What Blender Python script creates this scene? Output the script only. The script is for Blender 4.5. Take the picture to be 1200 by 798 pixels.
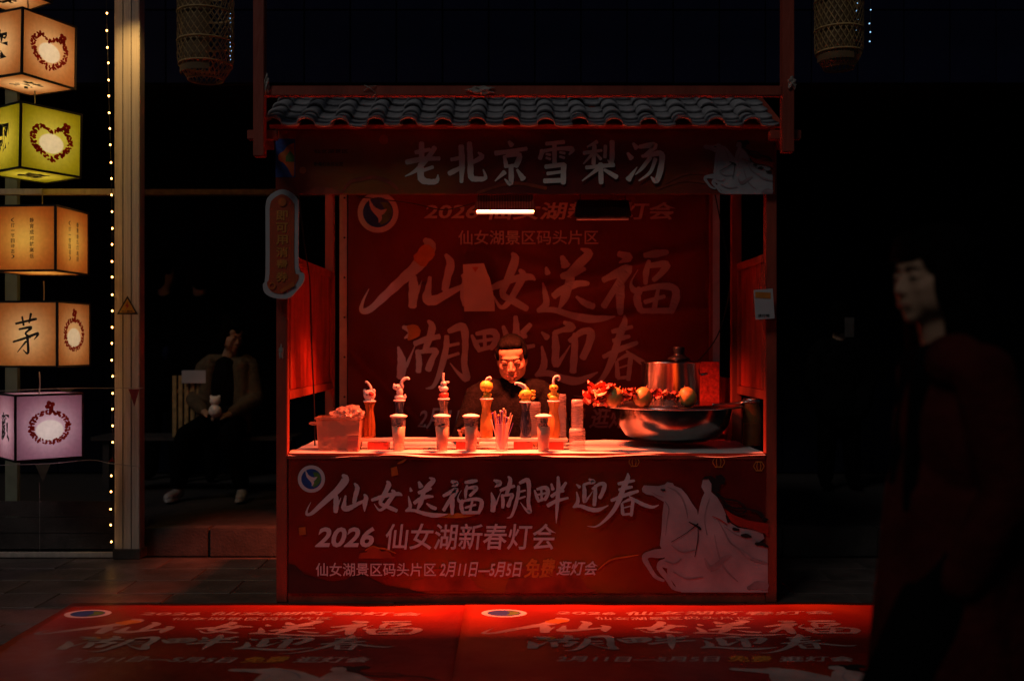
import bpy, bmesh, math, random
from mathutils import Vector, Matrix, Euler
R = math.radians
rnd = random.Random(7)
for _o in list(bpy.data.objects): bpy.data.objects.remove(_o)
SC = bpy.context.scene
COL = SC.collection
# ------------------------------------------------------------------ camera, world, sun, exposure
HC, YH, F = 1.315, 405.0, 1200.0          # camera height, horizon row and focal length in photo pixels
cam = bpy.data.cameras.new('camera'); cam_o = bpy.data.objects.new('camera', cam); COL.objects.link(cam_o)
cam.sensor_width = 36; cam.lens = 36; cam.shift_y = (YH - 399) / 1200
cam_o.location = (0, 0, HC); cam_o.rotation_euler = (R(90), 0, 0)
cam.clip_start = .05; cam.clip_end = 500
cam.dof.use_dof = True; cam.dof.focus_distance = 5.45; cam.dof.aperture_fstop = 1.35
SC.camera = cam_o
w = bpy.data.worlds.new('World'); SC.world = w; w.use_nodes = True
nt = w.node_tree; bg = nt.nodes['Background']
sky = nt.nodes.new('ShaderNodeTexSky'); sky.sky_type = 'NISHITA'; sky.sun_disc = False
SUN_EL, SUN_AZ = R(46), R(-38)            # a dim far street glow from the upper left behind the camera
sky.sun_elevation = SUN_EL; sky.sun_rotation = R(180) + R(38)
nt.links.new(sky.outputs[0], bg.inputs[0]); bg.inputs[1].default_value = 0.0026
sl = bpy.data.lights.new('sun', 'SUN'); sl.energy = 0.25; sl.angle = R(16); sl.color = (1, .90, .82)
so = bpy.data.objects.new('sun', sl); COL.objects.link(so)
so.rotation_euler = (R(44), 0, R(-38)); so.location = (-3, -2, 6)
SC.view_settings.view_transform = 'Standard'; SC.view_settings.look = 'None'
SC.view_settings.exposure = 0; SC.view_settings.gamma = 1; SC.view_settings.use_curve_mapping = False
SC.cycles.use_denoising = True; SC.cycles.max_bounces = 8; SC.cycles.transparent_max_bounces = 24
SC.cycles.sample_clamp_indirect = 4
SC.cycles.caustics_reflective = False; SC.cycles.caustics_refractive = False

def PT(px, py, Y):
    """a place in the world: photo pixel px, py seen at distance Y"""
    return Vector(((px - 600) * Y / F, Y, HC - (py - YH) * Y / F))
def GX(px, Y): return (px - 600) * Y / F
def GZ(py, Y): return HC - (py - YH) * Y / F

# ------------------------------------------------------------------ materials
def mat(name, col, rough=.6, metal=0, var=.12, nscale=12, bump=.0, bscale=60, spec=.5, emit=None, es=0, trans=None, alpha=None, coat=0, stretch=(1, 1, 1)):
    m = bpy.data.materials.new(name); m.use_nodes = True
    n = m.node_tree.nodes; L = m.node_tree.links; b = n['Principled BSDF']
    b.inputs['Roughness'].default_value = rough; b.inputs['Metallic'].default_value = metal
    b.inputs['Specular IOR Level'].default_value = spec; b.inputs['Coat Weight'].default_value = coat
    tc = n.new('ShaderNodeTexCoord'); mp = n.new('ShaderNodeMapping'); mp.inputs['Scale'].default_value = stretch
    L.new(tc.outputs['Object'], mp.inputs[0])
    ns = n.new('ShaderNodeTexNoise'); ns.inputs['Scale'].default_value = nscale; ns.inputs['Detail'].default_value = 6
    L.new(mp.outputs[0], ns.inputs['Vector'])
    cr = n.new('ShaderNodeValToRGB'); cr.color_ramp.elements[0].position = .3; cr.color_ramp.elements[1].position = .7
    c0 = [max(0, c * (1 - var)) for c in col]; c1 = [min(1, c * (1 + var)) for c in col]
    cr.color_ramp.elements[0].color = (*c0, 1); cr.color_ramp.elements[1].color = (*c1, 1)
    L.new(ns.outputs['Fac'], cr.inputs[0]); L.new(cr.outputs[0], b.inputs['Base Color'])
    if bump:
        n2 = n.new('ShaderNodeTexNoise'); n2.inputs['Scale'].default_value = bscale; n2.inputs['Detail'].default_value = 4
        L.new(mp.outputs[0], n2.inputs['Vector'])
        bp = n.new('ShaderNodeBump'); bp.inputs['Strength'].default_value = bump; bp.inputs['Distance'].default_value = .01
        L.new(n2.outputs['Fac'], bp.inputs['Height']); L.new(bp.outputs[0], b.inputs['Normal'])
    if emit: b.inputs['Emission Color'].default_value = (*emit, 1); b.inputs['Emission Strength'].default_value = es
    if trans is not None:                                          # thin see-through plastic or glass
        out = n['Material Output']; t = n.new('ShaderNodeBsdfTransparent'); mx = n.new('ShaderNodeMixShader')
        t.inputs[0].default_value = (*[.5 + .5 * c for c in col], 1)
        mx.inputs[0].default_value = trans
        L.new(b.outputs[0], mx.inputs[1]); L.new(t.outputs[0], mx.inputs[2]); L.new(mx.outputs[0], out.inputs[0])
    return m

def paper(name, col, centre, oval=None, tl=.75):
    """lantern paper: lets the lamp inside glow through; printed paler in the middle"""
    m = bpy.data.materials.new(name); m.use_nodes = True
    n = m.node_tree.nodes; L = m.node_tree.links; out = n['Material Output']; n.remove(n['Principled BSDF'])
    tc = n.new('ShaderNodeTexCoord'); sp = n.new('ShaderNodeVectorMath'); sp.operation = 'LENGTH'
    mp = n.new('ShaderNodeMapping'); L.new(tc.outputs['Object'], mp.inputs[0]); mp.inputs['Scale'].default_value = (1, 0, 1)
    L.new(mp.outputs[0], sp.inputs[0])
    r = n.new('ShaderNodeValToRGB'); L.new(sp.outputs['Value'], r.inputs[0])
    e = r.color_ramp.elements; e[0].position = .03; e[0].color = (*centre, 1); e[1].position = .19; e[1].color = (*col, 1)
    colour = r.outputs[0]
    if oval:
        m2 = n.new('ShaderNodeMapping'); m2.inputs['Scale'].default_value = (1 / oval[0], 0, 1 / oval[1]); m2.inputs['Location'].default_value = (0, 0, .02 / oval[1])
        L.new(tc.outputs['Object'], m2.inputs[0]); l2 = n.new('ShaderNodeVectorMath'); l2.operation = 'LENGTH'; L.new(m2.outputs[0], l2.inputs[0])
        r2 = n.new('ShaderNodeValToRGB'); r2.color_ramp.elements[0].position = .86; r2.color_ramp.elements[0].color = (1, 1, 1, 1)
        r2.color_ramp.elements[1].position = .98; r2.color_ramp.elements[1].color = (0, 0, 0, 1); L.new(l2.outputs['Value'], r2.inputs[0])
        mx = n.new('ShaderNodeMix'); mx.data_type = 'RGBA'; L.new(r2.outputs[0], mx.inputs[0]); L.new(colour, mx.inputs[6]); mx.inputs[7].default_value = (.95, .9, .82, 1)
        colour = mx.outputs[2]
    ns = n.new('ShaderNodeTexNoise'); ns.inputs['Scale'].default_value = 40; ns.inputs['Detail'].default_value = 5; L.new(tc.outputs['Object'], ns.inputs['Vector'])
    rr = n.new('ShaderNodeMapRange'); rr.inputs[3].default_value = .8; rr.inputs[4].default_value = 1.1; L.new(ns.outputs['Fac'], rr.inputs[0])
    vm = n.new('ShaderNodeVectorMath'); vm.operation = 'SCALE'; L.new(colour, vm.inputs[0]); L.new(rr.outputs[0], vm.inputs['Scale'])
    t = n.new('ShaderNodeBsdfTranslucent'); d = n.new('ShaderNodeBsdfDiffuse'); mx = n.new('ShaderNodeMixShader'); mx.inputs[0].default_value = tl
    L.new(vm.outputs[0], t.inputs[0]); L.new(vm.outputs[0], d.inputs[0]); L.new(d.outputs[0], mx.inputs[1]); L.new(t.outputs[0], mx.inputs[2]); L.new(mx.outputs[0], out.inputs[0])
    return m

def banner_mat(name, deep, mid, hot, scale=1.1, rough=.38, seed=0, lift=.5):
    m = bpy.data.materials.new(name); m.use_nodes = True
    n = m.node_tree.nodes; L = m.node_tree.links; b = n['Principled BSDF']; b.inputs['Roughness'].default_value = rough
    b.inputs['Specular IOR Level'].default_value = .35
    tc = n.new('ShaderNodeTexCoord'); mp = n.new('ShaderNodeMapping'); mp.inputs['Location'].default_value = (seed, 0, 0)
    L.new(tc.outputs['Object'], mp.inputs[0])
    ns = n.new('ShaderNodeTexNoise'); ns.inputs['Scale'].default_value = scale; ns.inputs['Detail'].default_value = 3; ns.inputs['Roughness'].default_value = .45
    L.new(mp.outputs[0], ns.inputs['Vector'])
    r = n.new('ShaderNodeValToRGB'); L.new(ns.outputs['Fac'], r.inputs[0])
    e = r.color_ramp.elements; e[0].position = .36; e[0].color = (*deep, 1); e[1].position = .66; e[1].color = (*hot, 1)
    k = e.new(lift); k.color = (*mid, 1)
    L.new(r.outputs[0], b.inputs['Base Color'])
    n2 = n.new('ShaderNodeTexNoise'); n2.inputs['Scale'].default_value = 9; n2.inputs['Detail'].default_value = 5; L.new(tc.outputs['Object'], n2.inputs['Vector'])
    bp = n.new('ShaderNodeBump'); bp.inputs['Strength'].default_value = .25; bp.inputs['Distance'].default_value = .02
    L.new(n2.outputs['Fac'], bp.inputs['Height']); L.new(bp.outputs[0], b.inputs['Normal'])
    rg = n.new('ShaderNodeMapRange'); rg.inputs[3].default_value = rough * .7; rg.inputs[4].default_value = rough * 1.4
    L.new(n2.outputs['Fac'], rg.inputs[0]); L.new(rg.outputs[0], b.inputs['Roughness'])
    return m

M = dict(
    red_wood=mat('red painted wood', (.30, .050, .026), .55, var=.3, nscale=9, bump=.3, bscale=45, stretch=(1, 1, .25)),
    ply=mat('red stained plywood', (.34, .030, .012), .5, var=.6, nscale=7, bump=.5, bscale=30, stretch=(1, 1.4, .35)),
    white_metal=mat('pale slotted steel', (.62, .6, .6), .45, .2, var=.1, nscale=20, bump=.1),
    column=mat('pale painted boards', (.52, .47, .40), .5, var=.16, nscale=14, bump=.35, bscale=30, stretch=(3, 3, .12)),
    tile=mat('grey roof tile', (.30, .30, .325), .7, var=.25, nscale=8, bump=.35, bscale=50),
    white_print=mat('white print', (.66, .60, .64), .45, var=.05, nscale=8),
    warm_print=mat('cream print', (.62, .50, .44), .45, var=.05),
    shade_print=mat('grey pink wash print', (.29, .22, .245), .45, var=.3, nscale=12), back_print=mat('backdrop white print', (.56, .48, .51), .5, var=.08), mat_print=mat('worn white print', (.40, .27, .25), .5, var=.35, nscale=6),
    gold_print=mat('gold print', (.55, .20, .03), .45, var=.12, nscale=20),
    black_print=mat('black ink', (.012, .01, .01), .5, var=.1),
    dark_art=mat('dark mountain print', (.03, .008, .008), .5, var=.3, nscale=14),
    blue_print=mat('blue print', (.02, .07, .32), .45, var=.3, nscale=25),
    green_print=mat('green print', (.09, .22, .05), .45, var=.3, nscale=25),
    orange_print=mat('orange print', (.55, .13, .02), .45, var=.25, nscale=14),
    cloud_print=mat('orange cloud print', (.32, .042, .012), .45, var=.5, nscale=8),
    red_print=mat('red print', (.35, .02, .01), .5, var=.2),
    horse_print=mat('pale horse print', (.40, .32, .35), .45, var=.38, nscale=3.5),
    wall=mat('dark panel wall', (.007, .008, .016), .8, spec=.05, var=.35, nscale=2.2, bump=.2, bscale=12),
    navy=mat('navy wall panel', (.008, .011, .034), .8, spec=.04, var=.3, nscale=2),
    wall_gap=mat('black joint', (.002, .003, .004), .9),
    paver=mat('dark wet paving', (.085, .068, .062), .36, var=.4, nscale=5, bump=.35, bscale=35),
    grout=mat('grout', (.02, .018, .017), .8, bump=.3),
    kerb=mat('kerb stone', (.062, .056, .052), .85, spec=.2, var=.3, nscale=8, bump=.4),
    ledge=mat('platform floor', (.035, .03, .028), .6, var=.3, bump=.3),
    cloth_white=mat('white plastic sheet', (.8, .77, .74), .4, var=.06, nscale=10, bump=.5, bscale=14),
    board=mat('pale board', (.72, .66, .58), .5, var=.12, nscale=18, bump=.2, stretch=(.2, 1, 1)),
    red_box=mat('red printed block', (.5, .05, .03), .45, var=.45, nscale=55),
    bag=mat('thin plastic bag', (.75, .6, .5), .25, var=.05, trans=.6, bump=.6, bscale=25),
    tub=mat('clear tub plastic', (.72, .50, .36), .22, var=.05, trans=.6, bump=.2, bscale=20),
    cup=mat('clear cup plastic', (.85, .84, .82), .12, var=.03, trans=.84),
    cup_white=mat('frosted cup plastic', (.8, .74, .7), .3, var=.05, trans=.55),
    film=mat('white cup lid', (.85, .82, .8), .35, var=.04),
    drink=mat('cloudy pear drink', (.80, .52, .34), .3, var=.08, nscale=20),
    jujube=mat('dark red fruit', (.10, .015, .01), .4, var=.3),
    sugar=mat('white sugar paste', (.82, .76, .72), .42, var=.05, nscale=40, bump=.15),
    yellow=mat('yellow sugar paste', (.85, .60, .07), .42, var=.12, nscale=40, bump=.2),
    red_sugar=mat('red sugar paste', (.7, .08, .05), .4, var=.1),
    amber=mat('amber glass', (.65, .25, .07), .1, var=.2, trans=.62),
    blueglass=mat('dark blue glass', (.02, .035, .08), .08, var=.2, trans=.25),
    paleglass=mat('pale glass', (.5, .45, .4), .08, var=.1, trans=.7),
    goldglass=mat('golden ribbed glass', (.8, .42, .10), .18, var=.2, trans=.2),
    stick=mat('wooden stick', (.5, .3, .14), .6, var=.1),
    steel=mat('brushed steel', (.62, .6, .58), .2, 1, var=.06, nscale=30, bump=.05, stretch=(1, 1, 12)),
    dark_steel=mat('dark polished steel', (.22, .205, .20), .2, 1, var=.1, nscale=14, bump=.08, bscale=18),
    black=mat('black plastic', (.014, .014, .015), .35, var=.2),
    cable=mat('black cable', (.01, .009, .009), .5),
    pear=mat('yellow pear skin', (.72, .42, .10), .38, var=.18, nscale=30, bump=.15),
    petal=mat('dried red petal', (.62, .11, .07), .5, var=.4, nscale=40, bump=.3),
    petal2=mat('pale orange petal', (.78, .32, .16), .5, var=.3, nscale=40, bump=.3),
    skin=mat('skin', (.25, .14, .09), .75, spec=.12, var=.08, nscale=25, bump=.08, bscale=160),
    skin_pale=mat('fair skin', (.36, .22, .145), .6, spec=.2, var=.06, nscale=20, bump=.05, bscale=160),
    hair=mat('black hair', (.0025, .002, .002), .7, spec=.03, var=.5, nscale=50, bump=.8, bscale=70, stretch=(3, 3, .5)),
    lip=mat('lips', (.32, .09, .07), .4, var=.1),
    sweater=mat('black sweater', (.005, .0045, .005), .95, spec=.02, var=.3, nscale=40, bump=.7, bscale=90),
    coat=mat('dark red coat', (.045, .006, .005), .95, spec=.08, var=.35, nscale=8, bump=.8, bscale=40),
    scarf=mat('black scarf', (.003, .003, .0035), .95, spec=.02, var=.3, bump=.9, bscale=30),
    mustard=mat('mustard cardigan', (.09, .06, .03), .85, var=.25, nscale=30, bump=.6),
    trousers=mat('black trousers', (.0035, .0035, .004), .95, spec=.02, var=.3, bump=.5),
    shoe=mat('white trainers', (.30, .29, .28), .55, var=.08),
    wick=mat('woven bamboo', (.42, .28, .11), .6, var=.3, nscale=20, bump=.3),
    greenish=mat('pale green post', (.20, .25, .18), .5, var=.15),
    yellow_sign=mat('yellow warning vinyl', (.45, .25, .02), .45, var=.1),
    card=mat('white card', (.46, .46, .48), .45, var=.05),
    tape=mat('crumpled clear tape', (.34, .31, .28), .4, var=.2, bump=.7),
    red_flag=mat('red pennant cloth', (.28, .02, .02), .7, var=.2), green_flag=mat('green pennant cloth', (.07, .09, .05), .7, var=.2),
    cord=mat('pale cord', (.30, .28, .26), .7),
    sign_red=mat('orange red sign face', (.46, .07, .02), .4, var=.12),
    lattice_led=mat('heater steel', (.20, .18, .17), .5, .3, var=.1),
    note=mat('folded paper note', (.62, .50, .46), .6, var=.06, nscale=8),
)
for k, c, e, s in (('bulb', (1, .8, .5), (1, .46, .11), 14), ('blue_bulb', (.6, .8, 1), (.30, .62, 1), 1.5), ('tube', (1, .6, .4), (1, .17, .10), 3.1), ('bulb_off', (1, .9, .7), (1, .8, .5), 2)):
    M[k] = mat(k.replace('_', ' ') + ' glow', c, .4, emit=e, es=s, var=0)

# ------------------------------------------------------------------ mesh helpers
def link(name, me, parent=None, mats=()):
    o = bpy.data.objects.new(name, me); COL.objects.link(o)
    for m in mats: me.materials.append(m)
    if parent is not None:
        o.parent = parent
        wl = parent.location.copy(); p = parent.parent
        while p: wl += p.location; p = p.parent
        me.transform(Matrix.Translation(-wl))
    return o
def build(name, bm, m, parent=None, smooth=False, bevel=0):
    if bevel: bmesh.ops.bevel(bm, geom=[e for e in bm.edges if e.calc_length() > bevel * 3], offset=bevel, segments=2, affect='EDGES', clamp_overlap=True)
    me = bpy.data.meshes.new(name); bm.normal_update(); bm.to_mesh(me); bm.free()
    if smooth:
        for p in me.polygons: p.use_smooth = True
    return link(name, me, parent, [M[m] if isinstance(m, str) else m])
def raw(name, vs, fs, m, parent=None, smooth=False):
    me = bpy.data.meshes.new(name); me.from_pydata([tuple(v) for v in vs], [], fs); me.update()
    if smooth:
        for p in me.polygons: p.use_smooth = True
    return link(name, me, parent, [M[m] if isinstance(m, str) else m])
def tag(o, label=None, cat=None, group=None, kind=None):
    if label: o['label'] = label
    if cat: o['category'] = cat
    if group: o['group'] = group
    if kind: o['kind'] = kind
    return o
def thing(name, label, cat, loc=(0, 0, 0), group=None, kind=None):
    o = bpy.data.objects.new(name, None); COL.objects.link(o); o.location = loc; o.empty_display_size = .1
    return tag(o, label, cat, group, kind)
def B(): return bmesh.new()
def box(bm, x0, x1, y0, y1, z0, z1, mtx=None):
    v = [Vector(p) for p in ((x0, y0, z0), (x1, y0, z0), (x1, y1, z0), (x0, y1, z0), (x0, y0, z1), (x1, y0, z1), (x1, y1, z1), (x0, y1, z1))]
    if mtx: v = [mtx @ p for p in v]
    v = [bm.verts.new(p) for p in v]
    for f in ((0, 3, 2, 1), (4, 5, 6, 7), (0, 1, 5, 4), (1, 2, 6, 5), (2, 3, 7, 6), (3, 0, 4, 7)): bm.faces.new([v[i] for i in f])
    return bm
def bx(*a): return box(B(), *a)
def lathe(bm, prof, c=(0, 0, 0), seg=24, ribs=0, ramp=0, cap=True):
    rings = []
    for r, z in prof:
        rings.append([bm.verts.new((c[0] + (r * (1 + ramp * math.cos(ribs * 2 * math.pi * k / seg))) * math.cos(2 * math.pi * k / seg),
                                    c[1] + (r * (1 + ramp * math.cos(ribs * 2 * math.pi * k / seg))) * math.sin(2 * math.pi * k / seg), c[2] + z)) for k in range(seg)])
    for a, b in zip(rings, rings[1:]):
        for k in range(seg): bm.faces.new((a[k], a[(k + 1) % seg], b[(k + 1) % seg], b[k]))
    if cap:
        if prof[0][0] > 1e-5: bm.faces.new(rings[0][::-1])
        if prof[-1][0] > 1e-5: bm.faces.new(rings[-1])
    return bm
def spline(pts, n=6):
    P = [Vector(p) for p in pts]
    if len(P) < 3: return [P[0].lerp(P[-1], i / n) for i in range(n + 1)]
    out = []
    for i in range(len(P) - 1):
        p0 = P[max(0, i - 1)]; p1 = P[i]; p2 = P[i + 1]; p3 = P[min(len(P) - 1, i + 2)]
        for k in range(n):
            t = k / n
            out.append(.5 * ((2 * p1) + (p2 - p0) * t + (2 * p0 - 5 * p1 + 4 * p2 - p3) * t * t + (3 * p1 - p0 - 3 * p2 + p3) * t ** 3))
    out.append(P[-1]); return out
def tube(bm, pts, r, seg=8, n=6, smooth=True, r1=None):
    P = spline(pts, n) if smooth else [Vector(p) for p in pts]
    rings = []; N = len(P)
    t = (P[1] - P[0]).normalized(); up = Vector((0, 0, 1)) if abs(t.z) < .9 else Vector((1, 0, 0))
    a = t.cross(up).normalized()
    for i, p in enumerate(P):
        t = (P[min(N - 1, i + 1)] - P[max(0, i - 1)]).normalized()
        a = (a - t * a.dot(t)).normalized(); b = t.cross(a)
        rr = r if r1 is None else r + (r1 - r) * i / (N - 1)
        rings.append([bm.verts.new(p + (a * math.cos(2 * math.pi * k / seg) + b * math.sin(2 * math.pi * k / seg)) * rr) for k in range(seg)])
    for u, v in zip(rings, rings[1:]):
        for k in range(seg): bm.faces.new((u[k], u[(k + 1) % seg], v[(k + 1) % seg], v[k]))
    bm.faces.new(rings[0][::-1]); bm.faces.new(rings[-1]); return bm
def ball(bm, c, r, rot=(0, 0, 0), sub=3):
    if not hasattr(r, '__len__'): r = (r, r, r)
    m = Matrix.Translation(c) @ Euler(rot).to_matrix().to_4x4() @ Matrix.Diagonal((*r, 1))
    bmesh.ops.create_icosphere(bm, subdivisions=sub, radius=1, matrix=m); return bm
def prism(bm, poly, fmap, d=.0):
    """poly in u,v; fmap(u,v,h) -> world"""
    vs = [bm.verts.new(fmap(u, v, d)) for u, v in poly]; f = bm.faces.new(vs)
    bmesh.ops.triangulate(bm, faces=[f]); return bm
def copy_tree(o, parent=None):
    c = o.copy(); COL.objects.link(c)
    if parent: c.parent = parent
    for ch in list(o.children): copy_tree(ch, c)
    return c

# ------------------------------------------------------------------ lettering
_tc = {}
def glyphs(body, bold=.012, shear=0, spacing=1.0):
    key = (body, bold, shear, spacing)
    if key in _tc: return _tc[key]
    c = bpy.data.curves.new('lettering', 'FONT'); c.body = body; c.offset = bold; c.shear = shear; c.space_character = spacing; c.resolution_u = 3
    o = bpy.data.objects.new('lettering', c); COL.objects.link(o)
    bpy.context.view_layer.update()
    me = bpy.data.meshes.new_from_object(o.evaluated_get(bpy.context.evaluated_depsgraph_get()))
    vs = [(v.co.x, v.co.y) for v in me.vertices]; fs = [tuple(p.vertices) for p in me.polygons]
    x0 = min(v[0] for v in vs); x1 = max(v[0] for v in vs); y0 = min(v[1] for v in vs); y1 = max(v[1] for v in vs)
    vs = [((x - x0) / (x1 - x0), (y - y0) / (y1 - y0)) for x, y in vs]
    bpy.data.objects.remove(o); bpy.data.curves.remove(c); bpy.data.meshes.remove(me)
    _tc[key] = (vs, fs); return vs, fs
class Ink:
    """collects flat print; every piece goes through a map (px, py, h) -> world"""
    def __init__(s, fmap, mw=.6): s.f = fmap; s.v = []; s.t = []; s.h = 0; s.mw = mw
    def text(s, body, x0, x1, y0, y1, bold=.012, shear=0, spacing=1.0, rot=0):
        vs, fs = glyphs(body, bold, shear, spacing); n = len(s.v); s.h += 1
        for u, v in vs: s.v.append(s.f(x0 + (x1 - x0) * u, y1 + (y0 - y1) * v, s.h))
        s.t += [tuple(i + n for i in f) for f in fs]
    def column(s, body, x, y0, y1, wd, bold=.01):
        n = len(body); st = (y1 - y0) / n
        for i, ch in enumerate(body):
            if ch in '()（）一': s.text(ch, x - wd / 2, x + wd / 2, y0 + i * st + st * .4, y0 + i * st + st * .6, bold)
            else: s.text(ch, x - wd / 2, x + wd / 2, y0 + i * st + .06 * st, y0 + (i + .88) * st, bold)
    def stroke(s, pts, ox, oy, k, kx=None):
        kx = kx or k; s.h += 1
        P = spline([(x, y, w) for x, y, w in pts], 5); n = len(s.v); L = []; N = len(P)
        for i, p in enumerate(P):
            a = P[min(N - 1, i + 1)]; b = P[max(0, i - 1)]; d = Vector((a.x - b.x, a.y - b.y)); d = d.normalized() if d.length > 1e-6 else Vector((1, 0))
            q = Vector((-d.y, d.x)) * max(s.mw, p.z) * .5 * (1 + .07 * math.sin(i * 2.1 + p.x))
            if i == 0 or i == N - 1:
                e = d * max(s.mw, p.z) * (.22 if i else -.22); L.append((p.x + e.x + q.x * .55, p.y + e.y + q.y * .55, p.x + e.x - q.x * .55, p.y + e.y - q.y * .55)) if i == 0 else None
            L.append((p.x + q.x, p.y + q.y, p.x - q.x, p.y - q.y))
            if i == N - 1: L.append((p.x + e.x + q.x * .5, p.y + e.y + q.y * .5, p.x + e.x - q.x * .5, p.y + e.y - q.y * .5))
        for a, b, c, d in L:
            s.v.append(s.f(ox + a * kx, oy + b * k, s.h)); s.v.append(s.f(ox + c * kx, oy + d * k, s.h))
        s.t += [(n + 2 * i, n + 2 * i + 1, n + 2 * i + 3, n + 2 * i + 2) for i in range(len(L) - 1)]
    def poly(s, pts, smooth=0):
        from mathutils.geometry import tessellate_polygon
        s.h += 1
        if smooth: pts = [(p.x, p.y) for p in spline([(x, y, 0) for x, y in pts] + [(pts[0][0], pts[0][1], 0)], smooth)][:-1]
        n = len(s.v); s.v += [s.f(x, y, s.h) for x, y in pts]
        s.t += [tuple(n + i for i in t) for t in tessellate_polygon([[Vector((x, y, 0)) for x, y in pts]])]
    def disc(s, x, y, r, ry=None, seg=28, a0=0, a1=2 * math.pi):
        s.poly([(x + r * math.cos(a0 + (a1 - a0) * i / seg), y + (ry or r) * math.sin(a0 + (a1 - a0) * i / seg)) for i in range(seg)])
    def ring(s, x, y, r, w, seg=36, ky=1):
        s.h += 1; n = len(s.v)
        for i in range(seg + 1):
            a = 2 * math.pi * i / seg
            for q in (r - w / 2, r + w / 2): s.v.append(s.f(x + q * math.cos(a), y + q * math.sin(a) * ky, s.h))
        s.t += [(n + 2 * i, n + 2 * i + 1, n + 2 * i + 3, n + 2 * i + 2) for i in range(seg)]
    def done(s, name, m, parent): return raw(name, s.v, s.t, m, parent) if s.v else None

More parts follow.
